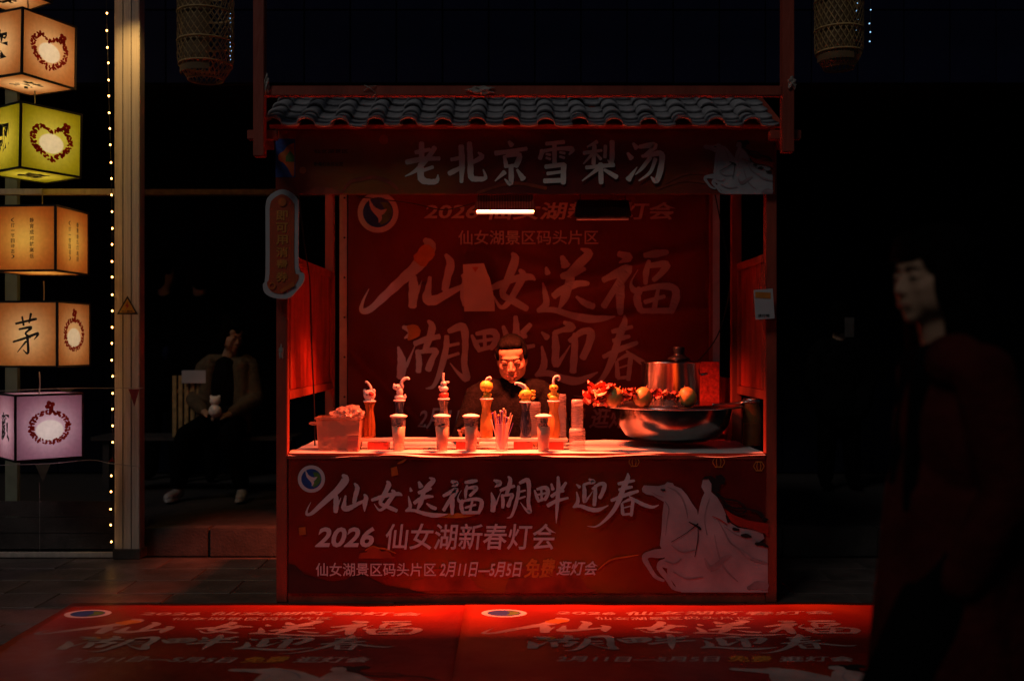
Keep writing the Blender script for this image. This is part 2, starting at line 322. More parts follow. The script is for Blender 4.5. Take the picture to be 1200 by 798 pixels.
G = {  # brush strokes traced as (x, y, width)
 '仙': [[(475,105,30),(508,150,78),(430,260,72),(330,350,60),(230,440,50),(140,520,38),(88,528,30),(95,475,16),(132,400,5)],
       [(402,325,45),(407,400,60),(400,505,48)], [(458,350,6),(428,425,22)],
       [(605,195,22),(635,245,50),(615,330,48),(600,405,44)], [(508,328,22),(497,400,40),(492,458,62),(540,465,58),(620,425,44),(705,385,30)], [(708,315,22),(730,350,48),(716,430,46),(714,500,8)]],
 '女': [[(955,172,22),(975,210,55),(930,310,50),(885,405,42),(960,445,44),(1062,490,40)], [(1008,268,22),(1032,300,48),(985,380,46),(920,462,38),(868,480,24),(818,415,7)], [(792,375,32),(870,350,44),(980,318,44),(1080,308,44),(1120,326,14)]],
 '送': [[(118,285,18),(130,328,42)], [(228,210,30),(255,275,66)], [(360,158,14),(415,190,60),(350,260,62),(285,325,50)], [(225,350,42),(300,325,58),(388,295,28)], [(170,482,46),(240,432,50),(330,400,50),(412,398,26)],
       [(292,320,54),(272,420,60),(240,505,52),(205,572,14)], [(328,485,18),(390,530,46),(448,552,44)], [(95,392,10),(108,455,34),(118,535,46),(62,582,30)], [(60,580,28),(170,575,40),(290,612,50),(420,637,58),(520,632,38),(595,620,8)]],
 '福': [[(645,205,38),(712,232,62),(648,268,10)], [(540,390,38),(620,350,54),(705,312,66),(655,400,60),(600,480,46),(545,572,48)], [(655,400,56),(656,500,60),(655,622,40)], [(772,318,6),(730,400,14),(742,452,40),(795,474,46)],
       [(818,218,36),(900,205,54),(972,194,34)], [(845,255,26),(828,330,44),(825,415,28)], [(850,290,36),(962,280,50),(930,340,44),(878,388,36)], [(782,438,26),(770,520,54),(792,602,42)], [(800,452,30),(920,430,44),(1012,440,50),(1032,500,56),(992,612,40)],
       [(820,540,30),(955,500,28)], [(912,450,26),(880,600,36)], [(790,602,38),(990,600,42)]],
 '湖': [[(138,172,24),(206,206,62),(148,252,10)], [(108,315,16),(132,420,60),(125,532,58)], [(160,455,26),(218,305,5)], [(303,128,20),(330,180,50),(285,335,42)], [(215,292,36),(290,260,40),(378,240,36)], [(235,340,34),(245,420,42),(240,492,36)],
       [(250,350,26),(352,340,40),(330,400,40),(303,478,48)], [(425,238,34),(420,330,42),(385,480,40),(340,592,28),(288,610,7)], [(438,204,34),(532,172,56),(547,300,44),(540,430,44),(556,542,48),(500,500,24),(448,430,7)], [(420,310,26),(505,290,20)], [(420,390,26),(505,360,20)]],
 '畔': [[(612,288,20),(640,370,40),(662,422,28)], [(640,276,30),(742,258,50),(768,320,46),(730,402,36)], [(650,415,32),(738,385,32)], [(690,268,26),(695,400,28)], [(640,342,26),(752,320,26)],
       [(808,212,24),(826,282,44)], [(978,198,34),(928,272,44)], [(808,360,42),(880,310,38),(952,294,34)], [(765,466,48),(860,415,44),(1002,376,26)], [(885,130,30),(890,250,50),(880,400,48),(870,550,32),(864,672,4)]],
 '迎': [[(152,218,14),(192,252,42)], [(298,158,22),(352,188,52),(290,205,30),(238,222,32)], [(238,218,30),(247,310,50),(246,420,40),(300,360,18),(342,298,6)], [(338,272,30),(420,215,40),(478,220,50),(466,290,50),(424,378,42)], [(376,228,34),(370,340,46),(360,462,44)],
       [(154,305,14),(170,390,40),(160,440,44),(115,486,24)], [(115,482,26),(200,470,40),(300,505,50),(400,516,48),(524,463,8)]],
 '春': [[(640,212,36),(720,195,44),(828,174,28)], [(648,282,34),(730,260,44),(802,248,28)], [(558,406,36),(650,370,44),(760,330,46),(872,296,32)], [(750,88,14),(750,150,56),(700,260,60),(650,400,60),(580,530,48),(480,640,32),(380,708,18),(283,704,4)],
       [(768,358,14),(850,410,40),(950,460,46),(1040,482,34),(1112,458,8)], [(682,440,30),(692,562,44)], [(690,430,20),(802,390,40),(802,480,40),(790,582,36)], [(700,492,16),(782,470,16)], [(690,570,28),(790,560,28)]],
 '老': [[(240,125,45),(242,280,48)], [(190,205,36),(310,180,32)], [(115,285,46),(250,260,42),(390,255,34)], [(350,162,40),(300,240,44),(200,350,34),(105,402,10)], [(335,325,32),(258,352,32)], [(235,300,48),(238,420,58),(300,447,48),(365,440,42),(376,388,8)]],
 '北': [[(568,150,46),(575,300,50),(570,452,28)], [(485,265,32),(560,250,34)], [(468,380,44),(558,335,36)], [(636,125,44),(645,280,50),(650,405,50),(700,425,44),(768,415,34),(750,345,10)], [(708,205,14),(738,242,46),(662,288,32)]],
 '京': [[(962,115,28),(988,148,46)], [(850,212,42),(980,195,36),(1110,174,34)], [(925,235,26),(942,322,40)], [(940,236,28),(1050,226,44),(1020,322,42)], [(930,322,28),(1020,312,28)], [(980,318,42),(978,462,40),(928,425,10)], [(928,368,40),(848,442,10)], [(1030,348,20),(1082,425,50)]],
 '雪': [[(140,135,34),(290,120,36)], [(112,190,44),(88,260,34)], [(112,196,32),(240,176,32),(356,180,44),(330,225,14)], [(210,130,38),(210,295,38)], [(140,220,20),(176,226,24)], [(140,250,20),(176,262,24)], [(252,206,20),(296,214,24)], [(252,240,20),(292,252,24)],
       [(135,325,40),(290,306,40)], [(286,305,46),(282,462,44)], [(150,382,30),(272,366,28)], [(125,442,42),(290,436,42)]],
 '梨': [[(562,118,32),(480,162,14)], [(450,212,36),(600,190,26)], [(540,150,38),(532,302,34)], [(522,220,28),(448,302,12)], [(555,220,18),(594,264,28)], [(630,150,30),(626,250,30)], [(685,115,42),(682,282,40),(648,270,8)], [(470,332,32),(702,310,36)], [(590,300,42),(595,462,40)], [(570,342,34),(438,442,10)], [(620,350,24),(724,412,44)]],
 '汤': [[(858,132,22),(888,172,46)], [(812,212,22),(846,258,46)], [(818,432,50),(892,328,6)], [(912,162,34),(1042,150,50),(950,235,24)], [(930,240,26),(1000,230,38),(1092,220,48),(1086,340,48),(1050,442,46),(1005,408,10)], [(1000,250,34),(930,340,28),(876,392,8)], [(1042,260,34),(1000,370,30),(905,442,10)]],
 '茅': [[(65,585,8),(145,565,9)], [(90,556,7),(96,592,8)], [(124,543,9),(117,582,5)], [(78,608,7),(126,600,10),(103,625,7),(122,641,10)], [(55,660,7),(100,645,9),(152,625,10),(136,650,3)], [(110,635,10),(113,705,9),(94,693,3)], [(105,658,8),(72,702,3)]],
}
def bbox(ch):
    xs = [p[0] for s in G[ch] for p in s]; ys = [p[1] for s in G[ch] for p in s]; return min(xs), max(xs), min(ys), max(ys)
def brush(ink, ch, x0, x1, y0, y1):
    a, b, c, d = bbox(ch); kx = (x1 - x0) / (b - a); ky = (y1 - y0) / (d - c)
    sx = (kx + ky) / 2
    for st in G[ch]:
        # width follows the mean scale; positions follow each axis
        ink.stroke([(x0 + (x - a) * kx, y0 + (y - c) * ky, w * sx) for x, y, w in st], 0, 0, 1)
def crop(ink, ch, ox, oy, s):
    for st in G[ch]: ink.stroke([(ox + x / s, oy + y / s, w / s) for x, y, w in st], 0, 0, 1)

# ------------------------------------------------------------------ ground, platform, wall
g = raw('ground', [(-60, -20, -.012), (60, -20, -.012), (60, 60, -.012), (-60, 60, -.012)], [(0, 1, 2, 3)], 'grout'); tag(g, kind='structure')
bm = bx(-.298, .298, -.148, .148, -.02, 0); bmesh.ops.bevel(bm, geom=bm.edges[:], offset=.004, segments=1, affect='EDGES')
pav = bpy.data.meshes.new('paver'); bm.to_mesh(pav); bm.free(); pav.materials.append(M['paver'])
for j in range(14):
    for i in range(13):
        X = -3.9 + i * .6 + (.3 if j % 2 else 0); Y = 2.3 + j * .3
        o = bpy.data.objects.new('paver', pav); COL.objects.link(o); o.parent = g
        o.location = (X, Y, rnd.uniform(-.0015, .0)); o.rotation_euler = (rnd.uniform(-.004, .004), rnd.uniform(-.003, .003), 0)
YK = 6.42
pf = build('platform', bx(-6, 6, YK + .122, 9.3, -.01, .165), 'ledge'); tag(pf, kind='structure')
kb = thing('kerb', None, None, (0, YK, 0), kind='structure')
ks = bx(-.297, .297, 0, .12, -.01, .17); bmesh.ops.bevel(ks, geom=ks.edges[:], offset=.008, segments=2, affect='EDGES')
km = bpy.data.meshes.new('kerb_stone'); ks.to_mesh(km); ks.free(); km.materials.append(M['kerb'])
for i in range(16):
    o = bpy.data.objects.new('kerb_stone', km); COL.objects.link(o); o.parent = kb; o.location = (-4.6 + i * .6, rnd.uniform(-.003, .003), 0)
wl = thing('panel_wall', 'tall dark blue-black panelled wall behind the stall', 'wall', (0, 9.2, 0))
build('joint_backing', bx(-7, 7, 9.23, 9.33, -.01, 5.9), 'wall_gap', wl)
bm = bx(-.199, .199, -.02, .02, -.322, .322); bmesh.ops.bevel(bm, geom=bm.edges[:], offset=.005, segments=1, affect='EDGES')
pm = bpy.data.meshes.new('panel'); bm.to_mesh(pm); bm.free(); pm.materials.append(M['wall'])
for i in range(32):
    for j in range(5):
        o = bpy.data.objects.new('panel', pm); COL.objects.link(o); o.parent = wl
        o.location = (-6.3 + i * .406, rnd.uniform(-.004, .004), .17 + .33 + j * .652)
YFA, ZFA = 7.2, 1.315 + 306 * 7.2 / 1200
cn_ = build('canopy', bx(-7, 7, YFA + .06, 9.22, ZFA + .01, ZFA + .11), 'wall'); tag(cn_, 'dark soffit over the platform behind the stall', 'soffit')
fa = thing('fascia', 'navy panelled fascia across the top of the picture behind the stall', 'fascia', (0, YFA, ZFA))
build('joint_backing', bx(-7, 7, YFA + .03, YFA + .055, ZFA, 5.9), 'wall_gap', fa)
bm = bx(-.1585, .1585, -.012, .012, -.254, .254); bmesh.ops.bevel(bm, geom=bm.edges[:], offset=.004, segments=1, affect='EDGES')
pm2 = bpy.data.meshes.new('panel'); bm.to_mesh(pm2); bm.free(); pm2.materials.append(M['navy'])
for i in range(31):
    for j in range(5):
        o = bpy.data.objects.new('panel', pm2); COL.objects.link(o); o.parent = fa
        o.location = (-4.86 + i * .324, rnd.uniform(-.003, .003), .258 + j * .516)
# a dark lintel beam and low boards of the stand behind on the left
lt = build('lintel_board', bx(-3.4, -1.35, 8.2, 8.3, GZ(228, 8.2), GZ(222, 8.2)), 'wick'); tag(lt, 'thin brown crossbar high behind the seated woman', 'crossbar')

# ------------------------------------------------------------------ market stall
YF = 5.26
XL, XR = GX(337, YF), GX(897, YF)          # inner faces of the front posts
CT = .763                                   # counter height
st = thing('market_stall', 'red timber stall with grey tiled roof and lit counter', 'stall', (0, 5.9, 0))
PW = .056
def post(x0, y0, z0, z1, w=PW, name='post', par=None): return build(name, bx(x0, x0 + w, y0, y0 + w, z0, z1), 'red_wood', par or st, bevel=.003)
post(XL - PW, YF - .01, 0, 2.42); post(XR, YF - .01, 0, 2.42)
post(XL - .052, 6.60, 0, 2.44); post(XR + .0, 6.72, 0, 2.44); post(GX(857, 5.96), 5.94, 0, 2.42)
build('slotted_angle', bx(GX(399, 6.74), GX(407.5, 6.74), 6.70, 6.705, .5, 2.45), 'white_metal', st)
bm = B()
for k in range(14): lathe(bm, [(.006, 0), (.006, .002)], (0, 0, 0), 8)
bm.free()
sa = st.children[-1]
for k in range(7):
    bm = B(); bmesh.ops.create_circle(bm, cap_ends=True, segments=10, radius=.007, matrix=Matrix.Translation((GX(403.5, 6.69), 6.697, .72 + k * .26)) @ Matrix.Rotation(R(90), 4, 'X')); build('bolt_hole', bm, 'black', sa)
build('slotted_angle', bx(GX(834, 6.74), GX(842, 6.74), 6.70, 6.705, .5, 2.45), 'white_metal', st)
# side rails and plywood panels
def side(x, ya, yb, s):
    a = 'side_panel'
    p = build(a, bx(x - .008, x + .008, ya, yb, 1.085, 1.745), 'ply', st)
    build('top_rail', bx(x - .02, x + .02, ya, yb, 1.748, 1.79), 'red_wood', st, bevel=.003)
    build('bottom_rail', bx(x - .02, x + .02, ya, yb, 1.035, 1.082), 'red_wood', st, bevel=.003)
    bm = B()
    for yy in (ya + .03, yb - .03): box(bm, x - s * .022, x - s * .0085, yy - .02, yy + .02, 1.09, 1.74)
    build('batten', bm, 'red_wood', p)
side(XL - .02, YF + .05, 6.595, -1); side(XR + .022, YF + .05, 5.935, 1)
build('side_panel', bx(XR + .0, XR + .016, 5.99, 6.72, .4, 1.12), 'ply', st)
build('top_beam', bx(XL - PW, XR + PW, YF + .05, YF + .1, 2.335, 2.395), 'red_wood', st)
build('top_beam', bx(XL - PW, XR + PW, 6.66, 6.715, 2.455, 2.50), 'red_wood', st)
for x in (XL - .05, XR + .005): build('side_beam', bx(x, x + .045, YF + .11, 6.595, 2.33, 2.375), 'red_wood', st)
build('ceiling_board', bx(XL - .03, XR + .03, YF + .12, 6.65, 2.40, 2.415), 'red_wood', st)
# counter
ct = build('counter_top', bx(XL + .002, XR - .002, YF - .015, 5.98, CT - .03, CT - .004), 'red_wood', st, bevel=.003)
build('counter_front', bx(XL + .002, XR - .002, YF + .012, YF + .03, .055, CT - .034), 'ply', st)
build('plinth', bx(XL + .002, XR - .002, YF + .0, YF + .03, .0, .052), 'red_wood', st)
# plastic sheet on the counter: wavy front edge
vs, fs = [], []; NX, NY = 90, 12
for j in range(NY + 1):
    for i in range(NX + 1):
        u = i / NX; v = j / NY; x = XL + .006 + (XR - XL - .012) * u
        yf = YF - .022 + .008 * math.sin(u * 17) + .005 * math.sin(u * 41); y = yf + (5.96 - yf) * v
        z = CT + .001 + .0018 * math.sin(u * 60 + v * 7) * math.sin(v * 11 + u * 9) + .001
        if j == 0: z -= .014 + .006 * math.sin(u * 23) + (.004 if u < .2 else 0); y += .001
        if u < .12 and j < 3: z += .006 * (1 - u / .12)
        vs.append((x, y, z))
for j in range(NY):
    for i in range(NX): a = j * (NX + 1) + i; fs.append((a, a + 1, a + NX + 2, a + NX + 1))
sheet = raw('plastic_sheet', vs, fs, 'cloth_white', None, True); tag(sheet, 'white plastic sheet covering the counter of the stall', 'sheet')
# roof
rf = build('roof', bx(XL - .06, XR + .06, 5.13, 5.69, 0, .02), 'red_wood', st)
rf.data.transform(Matrix.Translation(Vector((0, 5.46 - 5.9, 0))) @ Matrix.Identity(4)) if False else None
sl_ = math.atan2(.36, .66)
for v in rf.data.vertices:                       # tilt the deck about its front edge
    y = v.co.y + 5.9 - 5.10; z = v.co.z; v.co.y = 5.10 - 5.9 + y * math.cos(sl_) - z * math.sin(sl_); v.co.z = 2.385 + y * math.sin(sl_) + z * math.cos(sl_)
TWI = 2.575 / 15.2; RL = .124
prof = []
for k in range(13):
    a = math.pi * k / 12; prof.append((-.040 * math.cos(a), .030 * math.sin(a)))
prof += [(.052, -.004), (.075, -.008), (.10, -.008), (TWI - .04 + .004, -.003)]
bm = B(); LN = .15
for end, (y, dz, sc_) in enumerate(((0, 0, 1.10), (.004, .004, 1.14), (.03, .002, 1.10), (LN, -.012, .98))):
    for x, z in prof: bm.verts.new((x * (sc_ if x < .041 else 1), y, max(z, -.008) * sc_ + dz + .018))
bm.verts.ensure_lookup_table(); n = len(prof)
for r_ in range(3):
    for k in range(n - 1): a = r_ * n + k; bm.faces.new([bm.verts[i] for i in (a, a + 1, a + n + 1, a + n)])
sol = bmesh.ops.extrude_face_region(bm, geom=bm.faces[:]); 
for v in [q for q in sol['geom'] if isinstance(q, bmesh.types.BMVert)]: v.co.z -= .012
bmesh.ops.recalc_face_normals(bm, faces=bm.faces[:])
tm = bpy.data.meshes.new('tile'); bm.to_mesh(tm); bm.free(); tm.materials.append(M['tile'])
for p in tm.polygons: p.use_smooth = True
for i in range(15):
    for j in range(5):
        o = bpy.data.objects.new('tile', tm); COL.objects.link(o); o.parent = rf
        y = -.035 + j * RL - .006 * ((i * 7 + j) % 3 - 1)
        o.location = (XL - .035 + i * TWI + rnd.uniform(-.003, .003), 5.10 - 5.9 + y * math.cos(sl_), 2.385 + y * math.sin(sl_) + .028 + rnd.uniform(0, .004))
        o.rotation_euler = (sl_ + rnd.uniform(-.012, .012) - .03, 0, rnd.uniform(-.02, .02))
build('rear_roof_panel', bx(XL - .06, XR + .06, 5.74, 6.74, 2.52, 2.535), 'red_wood', st)

# ------------------------------------------------------------------ header sign
YS = 5.225
BM_HEAD = banner_mat('header banner', (.10, .010, .012), (.20, .022, .010), (.32, .085, .012), .9, seed=2.4)
BM_FRONT = banner_mat('counter banner', (.11, .007, .007), (.23, .015, .006), (.36, .075, .008), 1.0, seed=5.3, lift=.5)
BM_BACK = banner_mat('backdrop banner', (.085, .007, .007), (.13, .011, .008), (.20, .022, .011), .8, seed=1.1, rough=.5)
BM_MAT = banner_mat('floor banner', (.14, .010, .006), (.25, .017, .008), (.40, .046, .010), 1.2, seed=8, rough=.36)
def plane_map(Y, step=.00025):
    def f(px, py, h=0): return ((px - 600) * Y / F, Y - .0015 - h * step, HC - (py - YH) * Y / F)
    return f
hs = thing('header_sign', 'long dark red sign reading 老北京雪梨汤 under the tiled eave', 'sign', (0, YS, 2.1))
m0 = plane_map(YS)
x0, x1 = GX(323, YS), GX(908, YS); z0, z1 = GZ(228, YS), GZ(152, YS)
build('banner_sheet', bx(x0, x1, YS, YS + .012, z0, z1), BM_HEAD, hs)
ink = Ink(m0)
for c in '老北京': crop(ink, c, 460, 150, 7.06)
for c in '雪梨汤': crop(ink, c, 620, 150, 7.06)
ink.done('lettering', mat('header lettering', (.82, .74, .68), .5, var=.05), hs)
ink = Ink(m0); ink.poly([(323, 163), (346, 163), (346, 208), (323, 208)]); ink.done('printed_corner', 'blue_print', hs)
ink = Ink(m0); ink.h = 2; ink.poly([(345, 168), (337, 171), (333, 177), (327, 181), (326, 188), (332, 191), (337, 197), (341, 204), (345, 206)], 2); ink.poly([(448, 158), (454, 160), (454, 168), (448, 170), (444, 164)], 2)
ink.disc(355, 200, 4); ink.done('printed_orange_shape', 'orange_print', hs)
ink = Ink(m0); ink.h = 6; ink.poly([(340, 177), (345, 183), (345, 190), (335, 190), (335, 184)]); ink.done('printed_pavilion', 'green_print', hs)
ink = Ink(m0); ink.stroke([(400, 228, 2), (410, 214, 4), (425, 210, 5), (438, 208, 4), (455, 213, 5), (466, 222, 3)], 0, 0, 1); ink.stroke([(560, 226, 3), (600, 215, 4), (640, 221, 4)], 0, 0, 1)
ink.poly([(352, 228), (372, 219), (394, 223), (402, 228)], 2); ink.stroke([(780, 215, 2), (800, 205, 3), (822, 203, 3), (835, 208, 2)], 0, 0, 1); ink.stroke([(770, 222, 2), (800, 212, 3), (826, 214, 3)], 0, 0, 1)
ink.done('printed_clouds', 'cloud_print', hs)
ink = Ink(m0); ink.text('仙女湖景区', 368, 408, 175, 180, .01); ink.text('新春灯会欢迎您', 368, 402, 190, 195, .01); ink.done('small_dark_print', 'dark_art', hs)

def rider(fm, parent, ox, oy, k, ky=None, mt='horse_print', step0=0, scale_m=None):
    """white horse with a robed rider, printed; source drawn in the frame of a 165 x 155 field"""
    ky = ky or k
    def q(l): return [(ox + x * k, oy + y * ky) for x, y in l]
    c = 1 / 5.145
    def s(l): return q([(x * c, y * c) for x, y in l])
    ink = Ink(fm); ink.h = step0
    horse = [(62, 140), (75, 120), (110, 122), (160, 125), (200, 115), (215, 100), (250, 108), (255, 122), (300, 140), (335, 180), (365, 230), (395, 270), (400, 300), (412, 240), (425, 195), (440, 165), (420, 130), (430, 85), (460, 75), (482, 105), (480, 160),
             (515, 190), (545, 240), (575, 310), (600, 350), (640, 375), (720, 385), (790, 400), (800, 440), (760, 470), (820, 490), (822, 765), (300, 765), (270, 740), (262, 720), (215, 660), (215, 610), (160, 600), (170, 575), (200, 560), (190, 520), (170, 480), (180, 400), (185, 300), (195, 220), (160, 200), (130, 182), (90, 175), (66, 160)]
    ink.poly(s(horse))
    for l in ([(190, 530, 60), (110, 535, 42), (80, 560, 36), (110, 620, 26), (145, 670, 24), (195, 695, 16)], [(260, 600, 70), (185, 590, 44), (170, 620, 34), (215, 680, 30), (250, 735, 24), (290, 750, 20)]):
        ink.stroke([(ox + x * c * k, oy + y * c * ky, w * c * k) for x, y, w in l], 0, 0, 1)
    ink.done('printed_white_horse', mt, parent)
    ink2 = Ink(fm); ink2.h = ink.h + 1
    for l in ([(215, 130, 3), (260, 150, 10), (300, 190, 12), (325, 250, 10), (340, 320, 4)], [(200, 215, 4), (225, 260, 8), (215, 330, 6), (205, 420, 4)], [(470, 200, 4), (450, 260, 7), (440, 330, 8), (455, 420, 5)], [(520, 330, 4), (560, 400, 9), (600, 470, 10), (680, 520, 6)],
              [(560, 370, 3), (640, 420, 8), (740, 450, 9), (815, 500, 5)], [(440, 560, 10), (480, 620, 34), (560, 560, 30), (600, 540, 10)], [(500, 420, 3), (520, 520, 10), (560, 620, 12), (640, 700, 6)], [(640, 500, 8), (720, 560, 22), (815, 590, 14)],
              [(700, 740, 20), (760, 720, 50), (815, 730, 44)], [(300, 560, 4), (260, 590, 10), (200, 575, 5)], [(240, 480, 3), (300, 520, 9), (380, 510, 6)], [(250, 640, 6), (330, 680, 12), (430, 670, 8)], [(120, 160, 3), (150, 178, 6), (190, 190, 4)]):
        ink2.stroke([(ox + x * c * k, oy + y * c * ky, w * c * k) for x, y, w in l], 0, 0, 1)
    ink2.done('printed_shading', 'shade_print', parent); h1 = ink2.h
    ink = Ink(fm); ink.h = h1
    ink.poly(s([(425, 85), (440, 66), (480, 62), (505, 80), (505, 62), (540, 55), (565, 80), (560, 110), (530, 120), (530, 155), (500, 162), (482, 150), (480, 110), (462, 80)]))
    for l in ([(500, 160, 16), (560, 200, 12), (640, 215, 10), (690, 260, 9), (660, 290, 9), (600, 275, 9), (540, 220, 9)], [(530, 190, 10), (600, 250, 10), (700, 262, 12), (770, 285, 20), (800, 320, 20), (822, 325, 8)],
              [(345, 340, 5), (400, 370, 14), (415, 385, 14)], [(400, 350, 7), (330, 405, 4), (240, 460, 4)], [(400, 380, 4), (398, 450, 5), (380, 550, 4)], [(570, 300, 10), (585, 340, 20)], [(610, 380, 18), (645, 388, 16)], [(660, 420, 12), (690, 422, 26), (720, 428, 8)], [(175, 145, 8), (200, 148, 12)], [(745, 470, 16), (790, 475, 22), (822, 490, 10)]):
        ink.stroke([(ox + x * c * k, oy + y * c * ky, w * c * k) for x, y, w in l], 0, 0, 1)
    ink.done('printed_black_hair', 'black_print', parent); h2 = ink.h
    ink = Ink(fm); ink.h = h2
    ink.poly(s([(555, 260), (620, 300), (700, 330), (822, 350), (822, 425), (800, 410), (740, 385), (640, 365), (600, 340), (575, 300)]))
    ink.stroke([(ox + x * c * k, oy + y * c * ky, w * c * k) for x, y, w in ((485, 305, 4), (530, 325, 6), (575, 355, 5))], 0, 0, 1)
    ink.done('printed_red_sash', 'red_print', parent)
rider(m0, hs, 817.5, 159.5, .55 * 1.0, .46, mat('header horse print', (.36, .35, .38), .5, var=.15), 8)
# timber eave board over it, tucked under the tiles
build('eave_board', bx(x0, x1, YS - .012, YS + .03, z1 + .002, z1 + .03), 'red_wood', st)

# ------------------------------------------------------------------ counter banner
YB = YF - .012
cb = thing('counter_banner', 'wide red banner on the counter front with white horse and 2026 lettering', 'banner', (0, YB, .4))
m1 = plane_map(YB)
# slightly slack sheet
vs, fs = [], []; NX, NY = 60, 14; xa, xb = GX(338, YB), GX(899, YB); za, zb = GZ(695, YB), GZ(531, YB)
def slack(u, v): return .0022 * math.sin(u * 31 + v * 5) * math.sin(v * 3.1) + .0012 * math.sin(u * 70 - v * 9)
for j in range(NY + 1):
    for i in range(NX + 1):
        u, v = i / NX, j / NY; vs.append((xa + (xb - xa) * u, YB + .004 + slack(u, v), za + (zb - za) * v))
for j in range(NY):
    for i in range(NX): a = j * (NX + 1) + i; fs.append((a, a + 1, a + NX + 2, a + NX + 1))
raw('banner_sheet', vs, fs, BM_FRONT, cb, True)
ink = Ink(m1)
for c in '仙女': crop(ink, c, 350, 545, 9.23)
for c in '送福': crop(ink, c, 470, 545, 10.91)
for c in '湖畔': crop(ink, c, 565, 545, 9.97)
for c in '迎春': crop(ink, c, 660, 545, 9.975)
ink.done('title_lettering', 'white_print', cb)
ink = Ink(m1); ink.text('2026', 369, 439, 617, 641, .03, .25); ink.text('仙女湖新春灯会', 452, 652, 613, 644, .013, .12); ink.done('year_lettering', 'white_print', cb)
ink = Ink(m1); ink.text('仙女湖景区码头片区', 370, 511, 659, 675, .012, 0); ink.done('venue_lettering', 'white_print', cb)
ink = Ink(m1); ink.text('2月11日—5月5日', 515, 612, 658, 676, .02, .25); ink.done('date_lettering', 'white_print', cb)
ink = Ink(m1); ink.text('逛灯会', 652, 701, 657, 674, .02, .25); ink.done('visit_lettering', 'white_print', cb)
ink = Ink(m1); ink.text('免费', 614, 651, 654, 677, .025, .25); ink.stroke([(560, 600.6, 2), (545, 603.6, 5), (515, 603.5, 5), (497, 600, 2)], 0, 0, 1); ink.h += 12
ink.stroke([(530 + 0, 590, 4), (530, 600, 4)], 0, 0, 1); ink.done('gold_lettering', 'gold_print', cb)
ink = Ink(m1); ink.poly([(338, 660), (346, 662), (356, 672), (372, 678), (390, 682), (404, 680), (415, 674), (425, 673), (436, 678), (452, 686), (480, 690), (500, 695), (338, 695)])
ink.done('printed_mountain', 'dark_art', cb)
ink = Ink(m1); ink.h = -1
def cloud(x, y, s):
    ink.poly([(x - 22 * s, y), (x - 20 * s, y - 7 * s), (x - 12 * s, y - 8 * s), (x - 8 * s, y - 14 * s), (x + 2 * s, y - 14 * s), (x + 8 * s, y - 9 * s), (x + 16 * s, y - 10 * s), (x + 22 * s, y - 3 * s), (x + 24 * s, y)], 2)
ink.h = -6; cloud(440, 654, .9); cloud(520, 692, 1.8); cloud(596, 676, 1.3); cloud(640, 694, 2.2)
ink.done('printed_cloud', 'cloud_print', cb)
ink = Ink(m1); ink.stroke([(428, 645, 1), (436, 640, 2), (444, 642, 2), (452, 643, 2), (464, 648, 1)], 0, 0, 1); ink.stroke([(700, 668, 1), (715, 656, 2), (735, 652, 2), (748, 650, 1)], 0, 0, 1); ink.stroke([(466, 543, 1), (471, 541, 3), (477, 537, 1)], 0, 0, 1); ink.poly([(350, 618), (358, 617), (359, 626), (351, 627)]); ink.poly([(458, 548), (465, 546), (467, 556), (459, 558)])
ink.done('printed_orange_shape', 'orange_print', cb)
ink = Ink(m1)
for x, y, r in ((743, 541, 6), (842, 541, 7), (889, 546, 6)):
    for k in (-1, -.4, .4, 1): ink.stroke([(x + k * r * .55, y - r * .8, .8), (x + k * r, y, 1), (x + k * r * .55, y + r * .8, .8)], 0, 0, 1)
    ink.stroke([(x - r * .6, y - r * .85, 1.3), (x + r * .6, y - r * .85, 1.3)], 0, 0, 1); ink.stroke([(x - r * .6, y + r * .85, 1.3), (x + r * .6, y + r * .85, 1.3)], 0, 0, 1)
ink.done('printed_lantern', 'gold_print', cb)
def emblem(fm, parent, x, y, r, ky=1, h0=0):
    ink = Ink(fm); ink.h = h0; ink.disc(x, y, r, r * ky, 36); ink.done('emblem_ring', 'white_print', parent)
    ink = Ink(fm); ink.h = h0 + 2; ink.disc(x, y, r * .74, r * .74 * ky, 32); ink.done('emblem_lake', 'blue_print', parent)
    ink = Ink(fm); ink.h = h0 + 3; ink.poly([(x + r * .1, y - r * .5 * ky), (x + r * .5, y - r * .45 * ky), (x + r * .7, y), (x + r * .5, y + r * .42 * ky), (x + r * .1, y + r * .6 * ky), (x + r * .25, y)], 3); ink.done('emblem_shore', 'green_print', parent)
    ink = Ink(fm); ink.h = h0 + 5; ink.stroke([(x - r * .42, y - r * .62 * ky, r * .04), (x - r * .25, y - r * .2 * ky, r * .22), (x + r * .1, y + r * .02 * ky, r * .3), (x + r * .42, y - r * .15 * ky, r * .04)], 0, 0, 1); ink.stroke([(x - r * .1, y, r * .2), (x + r * .1, y + r * .25 * ky, r * .2), (x + r * .05, y + r * .5 * ky, r * .05)], 0, 0, 1)
    ink.done('emblem_bird', 'white_print', parent)
emblem(m1, cb, 365, 561, 16)
rider(m1, cb, 740, 545, 1, None, 'horse_print', 6)

